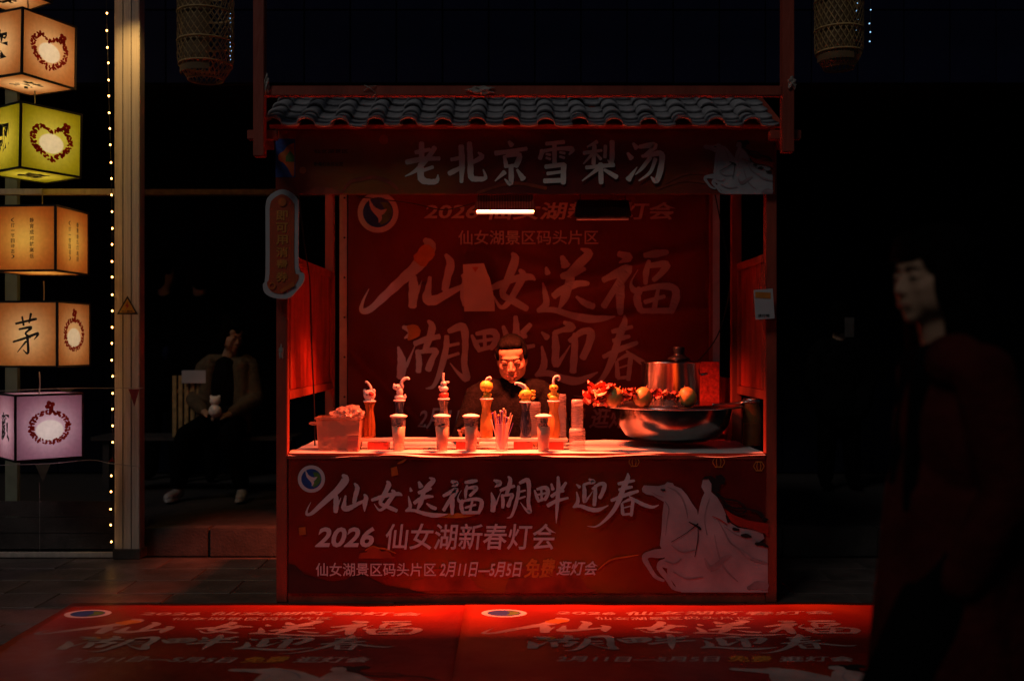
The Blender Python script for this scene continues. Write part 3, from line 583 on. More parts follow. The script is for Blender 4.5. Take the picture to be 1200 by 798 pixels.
# ------------------------------------------------------------------ backdrop banner
YP = 6.80
bb = thing('backdrop_banner', 'tall slack red festival banner with large brush lettering hung behind the vendor', 'banner', (0, YP, 1.2))
def fold(x, z):
    # diagonal pull folds towards the corners
    f = 0
    for (ax, az, bx_, bz, amp, wd) in ((-1.1, 1.32, -.55, .75, .05, .05), (1.25, 1.95, -.1, 1.60, .04, .06), (1.3, 1.55, .1, 1.45, .035, .05), (1.2, 1.1, .0, 1.75, .016, .08), (-.2, 1.95, .5, 1.75, .012, .05), (.2, 1.40, 1.2, 1.9, .015, .05)):
        dx, dz = bx_ - ax, bz - az; L2 = dx * dx + dz * dz; t = max(0, min(1, ((x - ax) * dx + (z - az) * dz) / L2))
        d2 = (x - ax - t * dx) ** 2 + (z - az - t * dz) ** 2; f -= amp * math.exp(-d2 / wd ** 2)
    return f + .008 * math.sin(x * 3.1 + z * 1.7) + .004 * math.sin(z * 7 - x * 4)
vs, fs = [], []; NX, NY = 120, 100; xa, xb = GX(408, YP), GX(833, YP); za, zb = .35, 2.46
for j in range(NY + 1):
    for i in range(NX + 1):
        u, v = i / NX, j / NY; x = xa + (xb - xa) * u; z = za + (zb - za) * v; vs.append((x, YP + fold(x, z), z))
for j in range(NY):
    for i in range(NX): a = j * (NX + 1) + i; fs.append((a, a + 1, a + NX + 2, a + NX + 1))
raw('banner_sheet', vs, fs, BM_BACK, bb, True)
def m2(px, py, h=0):
    x = GX(px, YP); z = GZ(py, YP); return (x, YP + fold(x, z) - .005 - h * .0003, z)
ROWS = [('仙', 424, 546, 281, 364), ('女', 574, 627, 297, 362), ('送', 630, 720, 292, 374), ('福', 706, 792, 296, 368),
        ('湖', 467, 547, 376, 455), ('畔', 553, 626, 371, 446), ('迎', 628, 700, 378, 446), ('春', 672, 776, 370, 464)]
def design(fm, par, wp, fe=None):
    ink = Ink(fm)
    for c, a, b, t, u in ROWS: brush(ink, c, a, b, t, u)
    ink.done('title_lettering', wp, par)
    for nm, tx, a in (('year_lettering', '2026 仙女湖新春灯会', (497, 792, 237, 258, .02, .15)), ('venue_lettering', '仙女湖景区码头片区', (537, 701, 270, 287, .01)), ('date_lettering', '2月11日—5月5日', (490, 640, 478, 502, .02, .25)), ('visit_lettering', '逛灯会', (690, 760, 478, 502, .02, .25))):
        ink = Ink(fm); ink.text(tx, *a); ink.done(nm, wp, par)
    ink = Ink(fm); ink.h = 50; ink.text('免费', 644, 686, 476, 503, .025, .2); ink.stroke([(492, 306, 18), (503, 293, 19)], 0, 0, 1); ink.stroke([(478, 383, 4), (486, 388, 15), (479, 398, 3)], 0, 0, 1); ink.done('gold_lettering', 'gold_print', par)
    emblem(fe or fm, par, 443, 249, 24)
design(m2, bb, 'back_print')

# ------------------------------------------------------------------ floor banners
def floor_mat(label, X0, kx, xl, xr, skew=0):
    t = thing('floor_banner', label, 'floor mat', ((xl + xr) / 2, 4.3, 0), 'printed festival mats laid before the stall')
    zt = .0045 if xl < -1 else .0075
    vs, fs = [], []; NX, NY = 40, 40
    def wv(x, y): return .0018 * (1 + math.sin(x * 9 + y * 5) * math.sin(y * 7 - x * 2)) + .0016 * max(0, math.sin(x * 2.3 + y * 11)) ** 6 + .002 * max(0, math.sin(x * 5.1 - y * 3.7)) ** 8
    for j in range(NY + 1):
        for i in range(NX + 1):
            u, v = i / NX, j / NY; x = xl + (xr - xl) * u; y = 3.3 + (5.205 - 3.3) * v + skew * (u - .5); vs.append((x, y, zt + wv(x, y)))
    for j in range(NY):
        for i in range(NX): a = j * (NX + 1) + i; fs.append((a, a + 1, a + NX + 2, a + NX + 1))
    o = raw('mat_sheet', vs, fs, BM_MAT, t, True)
    md = o.modifiers.new('t', 'SOLIDIFY'); md.thickness = .0015; md.offset = -1
    def fm(px, py, h=0):
        x = X0 + (px - 443) * kx; y = 5.01 - (py - 245) * .00303; return (x, y, zt + wv(x, y) + .0008 + (h % 40) * .00006)
    design(fm, t, 'mat_print', lambda px, py, h=0: fm(px, py, h * 7))
    rider(fm, t, 625, 505, 1.25, 1.1, 'mat_print', 60)
    return t
floor_mat('left of the two red printed mats on the paving, ending at a seam mid-stall', -2.07, .00469, -2.235, -.225)
floor_mat('right of the two red printed mats on the paving, reaching past the right post', -.038, .00463, -.235, 1.99)

# ------------------------------------------------------------------ outer timber gate frame
tf = thing('timber_gate', 'thin red timber frame of uprights and crossbeam standing round the stall roof', 'frame', (0, 5.05, 2.4))
YT = 4.98
build('upright', bx(GX(296.5, YT), GX(309.5, YT), YT, YT + .054, GZ(183, YT), 3.35), 'red_wood', tf, bevel=.003)
build('upright', bx(GX(917, YT), GX(931, YT), YT, YT + .054, GZ(178, YT), 3.35), 'red_wood', tf, bevel=.003)
build('crossbeam', bx(GX(309.8, YT), GX(916.6, YT), YT + .003, YT + .05, GZ(112, YT), GZ(100.5, YT)), 'red_wood', tf, bevel=.003)
build('crossbeam', bx(GX(290, YT), GX(938, YT), YT + .003, YT + .05, 3.352, 3.40), 'red_wood', tf)
for a, b in ((286, 321), (906, 943)): build('stub_beam', bx(GX(a, YT), GX(b, YT), YT + .056, YT + .10, GZ(160.5, YT), GZ(149.5, YT)), 'red_wood', tf, bevel=.003)
for a in (291, 925): build('side_arm', bx(GX(a, YT), GX(a, YT) + .045, YT + .101, YT + .35, GZ(160, YT), GZ(150, YT)), 'red_wood', tf)
def crumple(name, c, s, m, par, seed, n=3):
    r = random.Random(seed); bm = B(); ball(bm, (0, 0, 0), 1, sub=n)
    for v in bm.verts:
        k = 1 + .35 * math.sin(v.co.x * 5 + seed) * math.cos(v.co.z * 6 + seed) + r.uniform(-.14, .14)
        v.co = Vector(c) + Vector((v.co.x * s[0], v.co.y * s[1], v.co.z * s[2])) * k
    return build(name, bm, m, par)
crumple('plastic_tie', PT(563, 106, YT - .006), (.058, .012, .02), 'tape', tf, 3)
crumple('plastic_tie', PT(313, 98, YT - .004), (.012, .012, .045), 'tape', tf, 5)
crumple('plastic_tie', PT(928, 97, YT - .006), (.02, .012, .03), 'tape', tf, 8)
bm = B(); tube(bm, [PT(427, 100, YT), PT(434, 104, YT - .01), PT(440, 110, YT), PT(436, 113, YT - .02)], .0022, 6); tube(bm, [PT(426, 107, YT), PT(433, 102, YT - .01), PT(441, 101, YT)], .002, 6); build('wire_knot', bm, 'tape', tf)

# ------------------------------------------------------------------ hanging coupon sign on the left post
YV = 5.17
hg = thing('hanging_sign', 'narrow orange-red rounded sign with white border on the left post', 'sign', (GX(332, YV), YV, 1.8))
mv = plane_map(YV, .0006)
out = [(311, 243), (313, 233), (320, 226), (331, 222), (342, 226), (349, 234), (350, 244), (350, 312), (356, 320), (356, 330), (346, 343), (337, 350), (320, 349), (310, 343), (308, 333), (311, 322)]
inn = [(316, 245), (318, 236), (325, 230), (331, 228), (338, 231), (344, 238), (345, 246), (345, 314), (350, 322), (348, 330), (341, 338), (332, 344), (321, 343), (315, 338), (313, 331), (316, 320)]
def plate(poly, y0, y1, m, name, par):
    P = [(p.x, p.y) for p in spline([(x, y, 0) for x, y in poly] + [(poly[0][0], poly[0][1], 0)], 3)][:-1]
    bm = B(); a = [bm.verts.new((GX(x, YV), y0, GZ(y, YV))) for x, y in P]; f = bm.faces.new(a)
    r = bmesh.ops.extrude_face_region(bm, geom=[f])
    for v in r['geom']:
        if isinstance(v, bmesh.types.BMVert): v.co.y = y1
    bmesh.ops.recalc_face_normals(bm, faces=bm.faces[:]); return build(name, bm, m, par)
plate(out, YV + .012, YV, 'card', 'white_border', hg); plate(inn, YV - .0005, YV - .003, 'sign_red', 'sign_face', hg)
ink = Ink(plane_map(YV - .003, .0004)); ink.column('即可用消费券', 330.5, 246, 332, 14, .03); ink.done('lettering', 'gold_print', hg)
ink = Ink(plane_map(YV - .003, .0004)); ink.h = 8; ink.disc(331, 237, 5); ink.ring(319, 335, 3.5, 1.6); ink.poly([(328, 340), (344, 330), (346, 335), (331, 343)]); ink.done('printed_orange_shape', 'orange_print', hg)
for y, w_ in ((410, 4),):
    crumple('sticker_scrap', (XL - .03, YF - .014, GZ(412, YF)), (.012, .003, .035), 'tape', st, 11)
# white card with yellow header on the right post
YQ = 5.19
qc = thing('payment_card', 'small white hanging card with yellow heading on the right post', 'card', (GX(894, YQ), YQ, 1.5))
bm = bx(GX(883, YQ), GX(905.5, YQ), YQ, YQ + .004, GZ(374, YQ), GZ(339, YQ)); bmesh.ops.rotate(bm, verts=bm.verts, cent=PT(894, 339, YQ), matrix=Matrix.Rotation(R(-4), 3, 'Y')); build('card_sheet', bm, 'card', qc)
mq = plane_map(YQ, .0005); ink = Ink(mq); ink.poly([(885, 342), (903, 343), (903, 350), (885, 349)]); ink.done('heading_band', 'gold_print', qc)
ink = Ink(mq); ink.text('请付款', 888, 902, 368, 372, .02); ink.done('lettering', 'black_print', qc)
bm = B(); tube(bm, [PT(890, 339, YQ), PT(893, 300, YQ + .03), PT(892, 296, YQ + .05)], .0012, 5); tube(bm, [PT(899, 339, YQ), PT(894, 300, YQ + .03)], .0012, 5); build('string', bm, 'cable', qc)
# paper note taped on backdrop
YN = 6.66
nt_ = thing('paper_note', 'pale paper note curling off the backdrop banner over the lettering', 'paper', (GX(560, YN), YN, 1.7))
vs, fs = [], []
for j in range(11):
    for i in range(7):
        u, v = i / 6, j / 10
        xl = 542.5 + 1.5 * v; xr = 567 + (6 if v > .3 else 6 * v / .3) + 7 * math.sin(min(1, max(0, (v - .25) / .75)) * 1.57)
        x = xl + (xr - xl) * u; y = 310 + 55 * v - (1 - v) * 1.5 * u
        p = PT(x, y, YN); p.y += .03 * math.sin(v * 3) * u - .05 * (v ** 2) * u; vs.append(p)
for j in range(10):
    for i in range(6): a = j * 7 + i; fs.append((a, a + 1, a + 8, a + 7))
raw('note_sheet', vs, fs, 'note', nt_, True)
def mn(px, py, h=0): p = PT(px, py, YN); u = (px - 543) / 30; v = (py - 310) / 55; return (p.x, p.y + .03 * math.sin(v * 3) * u - .05 * v * v * u - .002, p.z)
ink = Ink(mn); ink.poly([(553, 313), (561, 313), (557, 319)]); ink.done('stamp', 'orange_print', nt_)

# ------------------------------------------------------------------ heater lamps
def heater(label, x, py, Y, lit, wpx=72, tilt=28):
    c = PT(x, py, Y); t = thing('heat_lamp', label, 'lamp', c, 'heating lamps under the stall roof')
    hw = wpx / 2 * Y / F; h = .062
    # reflector hood: an open trough, wider at its mouth, with ribs
    A = [(-.02, .065), (-.045, .03), (-.060, 0)]; Bp = [(.02, .065), (.045, .03), (.060, 0)]
    sec = [(-.040, 0), (-.040, .045), (-.030, .086), (.030, .086), (.040, .045), (.040, 0), (.033, 0), (.033, .042), (.026, .078), (-.026, .078), (-.033, .042), (-.033, 0)]
    bm = B(); rings = []
    for xx, sc2 in ((-hw, 1), (hw, 1)):
        rings.append([bm.verts.new((c.x + xx * (1 - 1.1 * max(0, z) / (.9) ), c.y + y, c.z + z)) for y, z in sec])
    for k in range(12): bm.faces.new((rings[0][k], rings[0][(k + 1) % 12], rings[1][(k + 1) % 12], rings[1][k]))
    build('hood', bm, 'lattice_led' if lit else 'black', t)
    for s in (-1, 1):
        bm = B(); vv = [bm.verts.new((c.x + s * hw * (1 - 1.1 * z / .9), c.y + y, c.z + z)) for y, z in ((-.040, 0), (-.040, .045), (-.030, .086), (.030, .086), (.040, .045), (.040, 0))]; bm.faces.new(vv); bmesh.ops.solidify(bm, geom=bm.faces[:], thickness=.003); build('end_plate', bm, 'black', t)
    bm = B()
    for k in range(22):
        xx = c.x - hw * .9 + k * hw * 1.8 / 21; tube(bm, [(xx, c.y - .054, c.z + .002), (xx, c.y - .048, c.z + .046), (xx, c.y - .027, c.z + .084)], .0018, 5, smooth=False)
    o = build('cooling_rib', bm, 'card' if lit else 'black', t); tag(o, kind='stuff')
    bm = B(); tube(bm, [(c.x - hw * .93, c.y, c.z - .013), (c.x + hw * .93, c.y, c.z - .013)], .0095 if lit else .007, 14, smooth=False); build('tube', bm, 'tube' if lit else 'film', t)
    for s in (-1, 1):
        bm = B(); tube(bm, [(c.x + s * hw * .8, c.y, c.z + .084), (c.x + s * hw * .8, c.y + .02, 2.40)], .003, 6, smooth=False); build('hanger', bm, 'black', t)
    if lit:
        l = bpy.data.lights.new('heat_lamp_light', 'AREA'); l.shape = 'RECTANGLE'; l.size = hw * 1.8; l.size_y = .024; l.energy = 135; l.color = (1, .105, .035); l.spread = R(116)
        lo = bpy.data.objects.new('heat_lamp_light', l); COL.objects.link(lo); lo.parent = t; lo.location = (0, 0, .070)
    t.rotation_euler = (R(11 if lit else 3), 0, 0)
    return t
heater('glowing red tube heater above the counter, left of the dark one', 592, 246, 5.40, True)
heater('switched-off black tube heater hanging right of the glowing one', 706, 254, 5.50, False, 66)

# cables
cbl = B(); tube(cbl, [PT(350, 228, 5.3), PT(357, 290, 5.32), PT(363, 330, 5.33), PT(365, 400, 5.36), PT(368, 470, 5.4), PT(369, 522, 5.45)], .004, 7); c_ = build('power_cable', cbl, 'cable', None, True); tag(c_, 'black power cable hanging down inside the left post of the stall', 'cable')
cbl = B(); tube(cbl, [PT(838, 228, 6.6), PT(852, 300, 6.5), PT(856, 330, 6.4), PT(846, 380, 6.5), PT(830, 410, 6.5), PT(800, 440, 6.6)], .004, 7); c_ = build('power_cable', cbl, 'cable', None, True); tag(c_, 'black cable looping down by the right slotted steel strip', 'cable')
cbl = B(); tube(cbl, [PT(420, 231, 5.6), PT(480, 238, 5.55), PT(520, 246, 5.5), PT(556, 238, 5.5)], .003, 7); c_ = build('power_cable', cbl, 'cable', None, True); tag(c_, 'thin dark wire sagging across to the glowing heater', 'cable')

# ------------------------------------------------------------------ things on the counter
YC = 5.46
rk = thing('display_rack', 'long pale board raised on red blocks along the counter', 'rack', (GX(525, YC), YC, CT))
ZB = GZ(513, YC)
build('board', bx(GX(386, YC), GX(665, YC), YC - .05, YC + .05, ZB - .016, ZB), 'board', rk, bevel=.002)
for a, b in ((388, 408), (432, 456), (535, 552), (602, 624), (634, 660)): build('block', bx(GX(a, YC), GX(b, YC), YC - .045, YC + .04, CT + .0035, ZB - .018), 'red_box', rk, bevel=.002)

def bottle(px, Y, h, r, glass, label):
    x = GX(px, Y); t = thing('glass_bottle', label, 'bottle', (x, Y, ZB), 'glass bottles holding sugar figures')
    pr = [(.0, .0), (r * .9, .0), (r, .01), (r, h * .38), (r * .86, h * .55), (r * .66, h * .74), (r * .66, h * .80), (r * .9, h * .94), (r * .98, h)]
    bm = lathe(B(), [(a, z) for a, z in pr], (x, Y, ZB), 32, 8 if glass in ('goldglass', 'amber') else 0, .035, cap=False); build('bottle_body', bm, glass, t, True)
    bm = B(); tube(bm, [(x, Y, ZB + .01), (x + .004, Y, ZB + h + .01)], .0035, 6, smooth=False); build('stick', bm, 'stick', t)
    bm = lathe(B(), [(r * 1.0, h - .004), (r * 1.12, h), (r * 1.0, h + .004)], (x, Y, ZB), 28); build('collar', bm, 'film', t, True)
    return x, Y, ZB + h + .003
def curl(par, p, pts, r0, m='sugar', r1=.004):
    bm = B(); tube(bm, [(p[0] + a, p[1] - .004, p[2] + b) for a, b in pts], r0, 8, r1=r1); return build('curl', bm, m, par, True)
def fig(label, p, blobs, m, curls, extra=()):
    t = thing('sugar_figure', label, 'figurine', p, 'sugar paste figures stuck on bottles')
    bm = B()
    for c, r in blobs: ball(bm, (p[0] + c[0], p[1] + c[1], p[2] + c[2]), r, sub=3)
    build('figure_body', bm, m, t, True)
    for c in curls: curl(t, p, *c)
    for c, r, mm, nm in extra: build(nm, ball(B(), (p[0] + c[0], p[1] + c[1], p[2] + c[2]), r, sub=2), mm, t, True)
    return t
BH = .195
p = bottle(433, YC, BH, .031, 'amber', 'amber bottle at the left end of the board, round white figure on top')
fig('round white sugar animal with pink side, on the leftmost bottle', p, [((0, 0, .03), (.032, .026, .03)), ((-.024, 0, .05), (.010, .01, .014)), ((.022, 0, .052), (.010, .01, .012)), ((0, 0, .006), (.024, .022, .008))], 'sugar', [([(.002, .05), (.008, .068), (-.004, .09), (-.016, .102), (-.020, .094)], .008)], [((-.010, -.026, .034), (.004, .003, .005), 'black_print', 'eye'), ((.012, -.02, .036), (.016, .012, .014), 'red_sugar', 'pink_cheek')])
p = bottle(468, YC, BH + .004, .030, 'blueglass', 'dark blue bottle second from the left on the board')
fig('white sugar dragon leaning left with raised curved tail, second from left', p, [((0, 0, .014), (.026, .02, .016)), ((.002, 0, .045), (.018, .017, .028)), ((-.010, 0, .068), (.026, .018, .016)), ((.014, 0, .075), (.012, .012, .016)), ((-.028, 0, .076), (.006, .006, .012))], 'sugar', [([(.010, .08), (.016, .10), (.028, .112), (.044, .116), (.052, .108)], .010, 'sugar', .007), ([(.02, .01), (.032, .012), (.03, .03)], .007, 'sugar', .004)], [((-.014, -.018, .07), (.004, .003, .005), 'black_print', 'eye')])
p = bottle(520, YC, BH + .012, .030, 'paleglass', 'clear pale bottle third from the left on the board')
fig('white sugar rabbit with one tall ear and a red base', p, [((0, 0, .05), (.024, .02, .020)), ((0, 0, .078), (.017, .016, .016)), ((.020, 0, .086), (.010, .008, .006)), ((-.020, 0, .060), (.010, .008, .008))], 'sugar', [([(-.002, .09), (-.004, .11), (0, .135)], .007, 'sugar', .006)], [((0, 0, .018), (.028, .024, .02), 'red_sugar', 'red_base'), ((-.006, -.017, .08), (.003, .003, .004), 'black_print', 'eye')])
p = bottle(570, YC, BH + .012, .033, 'goldglass', 'golden ribbed bottle in the middle of the board')
bm_f = fig('round yellow sugar gourd with ribbed sides and white looped stem', p, [((0, 0, .008), (.024, .022, .010)), ((0, 0, .025), (.016, .016, .018)), ((.018, 0, .02), (.010, .01, .012))], 'yellow', [([(-.004, .09), (.004, .106), (.018, .112), (.024, .104), (.014, .098)], .006, 'sugar', .004)])
build('ribbed_gourd', lathe(B(), [(0, .034), (.02, .037), (.031, .052), (.033, .064), (.028, .082), (.016, .093), (0, .095)], p, 40, 10, .07), 'yellow', bm_f, True)
p = bottle(616, YC, BH - .004, .030, 'blueglass', 'dark blue bottle right of the straws on the board')
fg = fig('yellow sugar goldfish with a white curling plume, on a dark blue bottle', p, [((0, 0, .036), (.034, .024, .030)), ((.0, 0, .008), (.028, .02, .008)), ((-.028, 0, .030), (.010, .012, .012))], 'yellow', [([(.002, .06), (-.006, .082), (-.028, .094), (-.052, .098), (-.056, .088)], .008, 'sugar', .005), ([(-.006, .066), (-.024, .082), (-.042, .088)], .006, 'sugar', .004)], [((-.014, -.022, .04), (.0045, .003, .0045), 'black_print', 'eye')])
bm = B(); 
for dz in (.016, 0, -.016): ball(bm, (p[0] + .040, p[1], p[2] + .036 + dz * 1.1), (.014, .005, .008), (0, dz * 30, 0), 2)
ball(bm, (p[0] - .0, p[1], p[2] + .066), (.018, .004, .01)); build('fin', bm, 'yellow', fg, True)
p = bottle(649, YC, BH, .033, 'goldglass', 'golden bottle at the right end of the board')
fig('yellow and white sugar monkey with curled tail above, rightmost figure', p, [((0, 0, .016), (.028, .02, .016)), ((0, 0, .042), (.017, .016, .02)), ((0, 0, .068), (.024, .02, .020)), ((-.022, 0, .026), (.010, .01, .014)), ((.022, 0, .03), (.009, .009, .012))], 'yellow', [([(.0, .085), (-.002, .106), (.006, .126), (.024, .130), (.030, .116), (.020, .108)], .0075, 'sugar', .005)], [((-.01, -.018, .07), (.004, .003, .004), 'black_print', 'eye'), ((.008, -.018, .07), (.004, .003, .004), 'black_print', 'eye')])

# sealed drinks
def drink(px, label, Y=5.335, h=.186, r=.040):
    x = GX(px, Y); t = thing('drink_cup', label, 'cup', (x, Y, CT + .004), 'sealed cups of pear drink on the counter'); z = CT + .004
    build('cup_shell', lathe(B(), [(r * .70, 0), (r * .72, .004), (r * .80, h * .4), (r * .97, h * .93), (r * 1.0, h * .95)], (x, Y, z), 28, cap=False), 'cup', t, True)
    build('drink', lathe(B(), [(r * .66, .004), (r * .76, h * .4), (r * .86, h * .68)], (x, Y, z), 24), 'drink', t, True)
    build('lid', lathe(B(), [(r * 1.0, h * .94), (r * 1.12, h * .955), (r * 1.12, h * .985), (r * .98, h * 1.0), (r * .5, h * 1.03), (0, h * 1.035)], (x, Y, z), 28), 'film', t, True)
    bm = B()
    for k in range(4): ball(bm, (x + rnd.uniform(-.4, .4) * r, Y - .3 * r + rnd.uniform(-.2, .3) * r, z + h * (.70 + .02 * k)), (.010, .008, .006), sub=2)
    build('floating_fruit', bm, 'jujube', t, True)
drink(467, 'sealed pear drink cup furthest left, in front of the blue bottle')
drink(518, 'sealed pear drink cup before the rabbit figure')
drink(552, 'sealed pear drink cup just left of the golden gourd bottle')
drink(637, 'sealed pear drink cup near the right end of the board')

# straw cup
x, Y = GX(588, 5.36), 5.36
t = thing('straw_cup', 'clear cup crammed with purple and white straws', 'cup', (x, Y, CT + .004))
build('cup_shell', lathe(B(), [(.027, 0), (.03, .004), (.037, .14), (.039, .142)], (x, Y, CT + .004), 26, cap=False), 'cup_white', t, True)
purple = mat('purple straw', (.20, .08, .42), .4); pale = mat('pale straw', (.72, .62, .48), .45); orange_s = mat('orange straw', (.75, .32, .08), .4)
for k in range(26):
    a = rnd.uniform(0, 6.28); q = rnd.uniform(.3, 1); tx = math.cos(a) * q
    top = (x + tx * .075, Y + math.sin(a) * .03 * q, CT + .004 + rnd.uniform(.165, .225) - abs(tx) * .03)
    bm = B(); tube(bm, [(x + tx * .012, Y + math.sin(a) * .012, CT + .01), top], .0032, 6, smooth=False)
    if k % 3 == 0: ball(bm, top, (.006, .006, .006), sub=1)
    build('straw', bm, (purple, pale, orange_s, pale)[k % 4], t)

# stacks of empty cups
def stack(px, Y, z0, label, segs):
    x = GX(px, Y); t = thing('cup_stack', label, 'cups', (x, Y, z0), 'stacks of empty plastic cups'); z = z0
    for n, r in segs:
        for k in range(n):
            last = k == n - 1
            pr = [(r * .93, 0), (r, .004), (r, .0075)] if not last else [(r * .90, 0), (r, .003), (r * .97, .02), (r * .9, .03)]
            build('cup', lathe(B(), pr, (x, Y, z), 22, cap=last), 'cup_white', t, True); z += .0105
        z += .004
stack(676.5, 5.36, CT + .004, 'tall stack of empty plastic cups beside the red flowers', ((9, .043), (14, .031)))
stack(626, 5.60, CT + .004, 'stack of empty cups behind the dark blue bottle', ((21, .036),))
stack(656, 5.62, CT + .004, 'stack of empty cups behind the rightmost bottle', ((25, .036),))

# tub with bag, left
Y = 5.40; xa, xb = GX(373, Y), GX(424, Y); z = CT + .005
t = thing('plastic_tub', 'clear rectangular tub at the left end of the counter', 'tub', ((xa + xb) / 2, Y, z))
bm = B(); rings = []
H = GZ(488, Y) - z
for k, (ins, zz) in enumerate(((.016, 0), (.010, .01), (.002, H * .93), (-.006, H * .95), (-.006, H), (.0, H), (.014, .006))):
    rings.append([bm.verts.new(pp) for pp in ((xa + ins, Y - .07 + ins, z + zz), (xb - ins, Y - .07 + ins, z + zz), (xb - ins, Y + .09 - ins, z + zz), (xa + ins, Y + .09 - ins, z + zz))])
for a, b in zip(rings, rings[1:]):
    for k in range(4): bm.faces.new((a[k], a[(k + 1) % 4], b[(k + 1) % 4], b[k]))
bm.faces.new(rings[0][::-1]); build('tub_wall', bm, 'tub', t)
build('handle', ball(B(), (xa - .02, Y - .02, z + H * .8), (.026, .03, .010)), 'tub', t, True)
def cpack(xa, xb, zz0, zz1, nm, m, sd): crumple(nm, ((xa + xb) / 2, Y + .01, (zz0 + zz1) / 2), ((xb - xa) / 2, .06, (zz1 - zz0) / 2), m, None, sd)
for kk in range(6): crumple('packet', (xa + .035 + kk * .033, Y + rnd.uniform(-.02, .04), z + .036 + rnd.uniform(0, .015)), (.018, .028, .028), 'board' if kk % 2 else 'red_box', t, 20 + kk, 2)
bm = B()
c = PT(405, 484, Y)
bmesh.ops.create_icosphere(bm, subdivisions=4, radius=1)
for v in bm.verts:
    n_ = v.co.copy(); k = 1 + .08 * math.sin(n_.x * 7 + n_.z * 5) + .07 * math.sin(n_.z * 13 - n_.y * 9) + .06 * math.sin(n_.x * 21)
    v.co = Vector((c.x + n_.x * .085 * k, Y + .01 + n_.y * .06 * k, c.z - .012 + n_.z * .045 * k * (1.1 + n_.x * .4)))
o = build('plastic_bag', bm, 'bag', None, False); tag(o, 'crumpled clear plastic bag heaped on the tub', 'bag')
# small clear box in front of the tub, low red block
Y = 5.33
t = thing('snack_box', 'small clear box with red packets in front of the tub', 'box', (GX(414, Y), Y, CT + .004))
build('box_wall', bx(GX(407, Y), GX(421, Y), Y - .03, Y + .03, CT + .004, CT + .09), 'tub', t)
build('contents', bx(GX(408.5, Y), GX(419.5, Y), Y - .024, Y + .024, CT + .006, CT + .06), 'red_box', t)

# ---- steamer basin
YW = 5.66; cx = GX(788, YW)
zr = GZ(474, YW); z0b = GZ(516, YW)
t = thing('stove', 'flat black tabletop stove under the steel basin', 'stove', (cx, YW, CT))
build('stove_body', bx(GX(763, YW), GX(842, YW), YW - .2, YW + .18, CT + .004, z0b - .006), 'black', t, bevel=.006)
bm = B()
for k in range(4): a = k * math.pi / 2 + .78; box(bm, cx + .12 * math.cos(a) - .012, cx + .12 * math.cos(a) + .012, YW + .12 * math.sin(a) - .012, YW + .12 * math.sin(a) + .012, z0b - .006, z0b + .004)
build('pan_support', bm, 'dark_steel', t)
build('knob', lathe(B(), [(.014, 0), (.014, .012), (.010, .016)], (0, 0, 0), 16), 'dark_steel', t)
kn = t.children[-1]; kn.rotation_euler = (R(90), 0, 0); kn.location = (0, 0, 0)
kn.data.transform(Matrix.Translation((cx, YW, CT))); kn.location = (-.1, -.2, .02)
t = thing('steel_basin', 'wide polished steel basin with flat rim on the black stove', 'basin', (cx, YW, z0b))
Rb = .322; hb = zr - z0b
build('basin_bowl', lathe(B(), [(0, .005), (Rb * .62, .005), (Rb * .80, .03), (Rb * .94, hb * .45), (Rb, hb * .85), (Rb * 1.0, hb - .012)], (cx, YW, z0b), 72, cap=False), 'dark_steel', t, True)
build('rim', lathe(B(), [(Rb * .99, hb - .014), (Rb * 1.18, hb - .010), (Rb * 1.19, hb - .004), (Rb * 1.18, hb + .002), (Rb * .2, hb + .002)], (cx, YW, z0b), 72, cap=False), 'steel', t, True)
px_ = GX(786, YW); pr_ = 34 * YW / F
t = thing('stock_pot', 'upright steel soup pot standing in the middle of the basin', 'pot', (px_, YW, zr))
hp = GZ(424, YW) - zr
build('pot_wall', lathe(B(), [(pr_, .003), (pr_, hp - .01), (pr_ * 1.03, hp - .006), (pr_ * 1.03, hp), (pr_ * .97, hp)], (px_, YW, zr), 64, cap=False), 'steel', t, True)
build('lid', lathe(B(), [(pr_ * .96, hp - .004), (pr_ * .9, hp + .004), (pr_ * .4, hp + .013), (0, hp + .016)], (px_, YW, zr), 48), 'dark_steel', t, True)
lk = lathe(B(), [(.065, hp + .008), (.06, hp + .022), (.03, hp + .035), (.026, hp + .045), (.034, hp + .075), (.03, hp + .083), (0, hp + .085)], (px_ + .045, YW, zr), 32); build('lid_knob', lk, 'black', t, True)
for s in (-1, 1):
    if s < 0: continue
    bm = B(); tube(bm, [(px_ + s * pr_, YW - .03, zr + hp * .7), (px_ + s * (pr_ + .035), YW - .03, zr + hp * .72), (px_ + s * (pr_ + .035), YW + .03, zr + hp * .72), (px_ + s * pr_, YW + .03, zr + hp * .7)], .005, 8); build('handle', bm, 'steel', t, True)
# pears
def pear(px, py, Y, r, label, tilt=0):
    c = PT(px, py, Y); t = thing('pear', label, 'pear', (c.x, c.y, zr + .003), 'yellow pears on the basin rim')
    bm = lathe(B(), [(0, -r), (r * .5, -r * .9), (r * .9, -r * .5), (r, 0), (r * .93, r * .4), (r * .72, r * .8), (r * .4, r * 1.1), (r * .1, r * 1.17), (0, r * 1.12)], (0, 0, 0), 28)
    bmesh.ops.transform(bm, matrix=Matrix.Translation((c.x, c.y, zr + .003 + r)) @ Matrix.Rotation(tilt, 4, 'Y'), verts=bm.verts); build('fruit', bm, 'pear', t, True)
    bm = B(); d = Vector((math.sin(tilt), 0, math.cos(tilt))); b_ = Vector((c.x, c.y, zr + .003 + r)) + d * r * 1.1; tube(bm, [b_, b_ + d * .015 + Vector((.004, 0, 0))], .002, 6, smooth=False); build('stalk', bm, 'stick', t)
YR = 5.36
pear(753, 463, YR, .049, 'yellow pear on the rim just left of the soup pot', .3)
pear(806, 464, YR, .049, 'yellow pear on the rim before the right side of the pot', -.3)
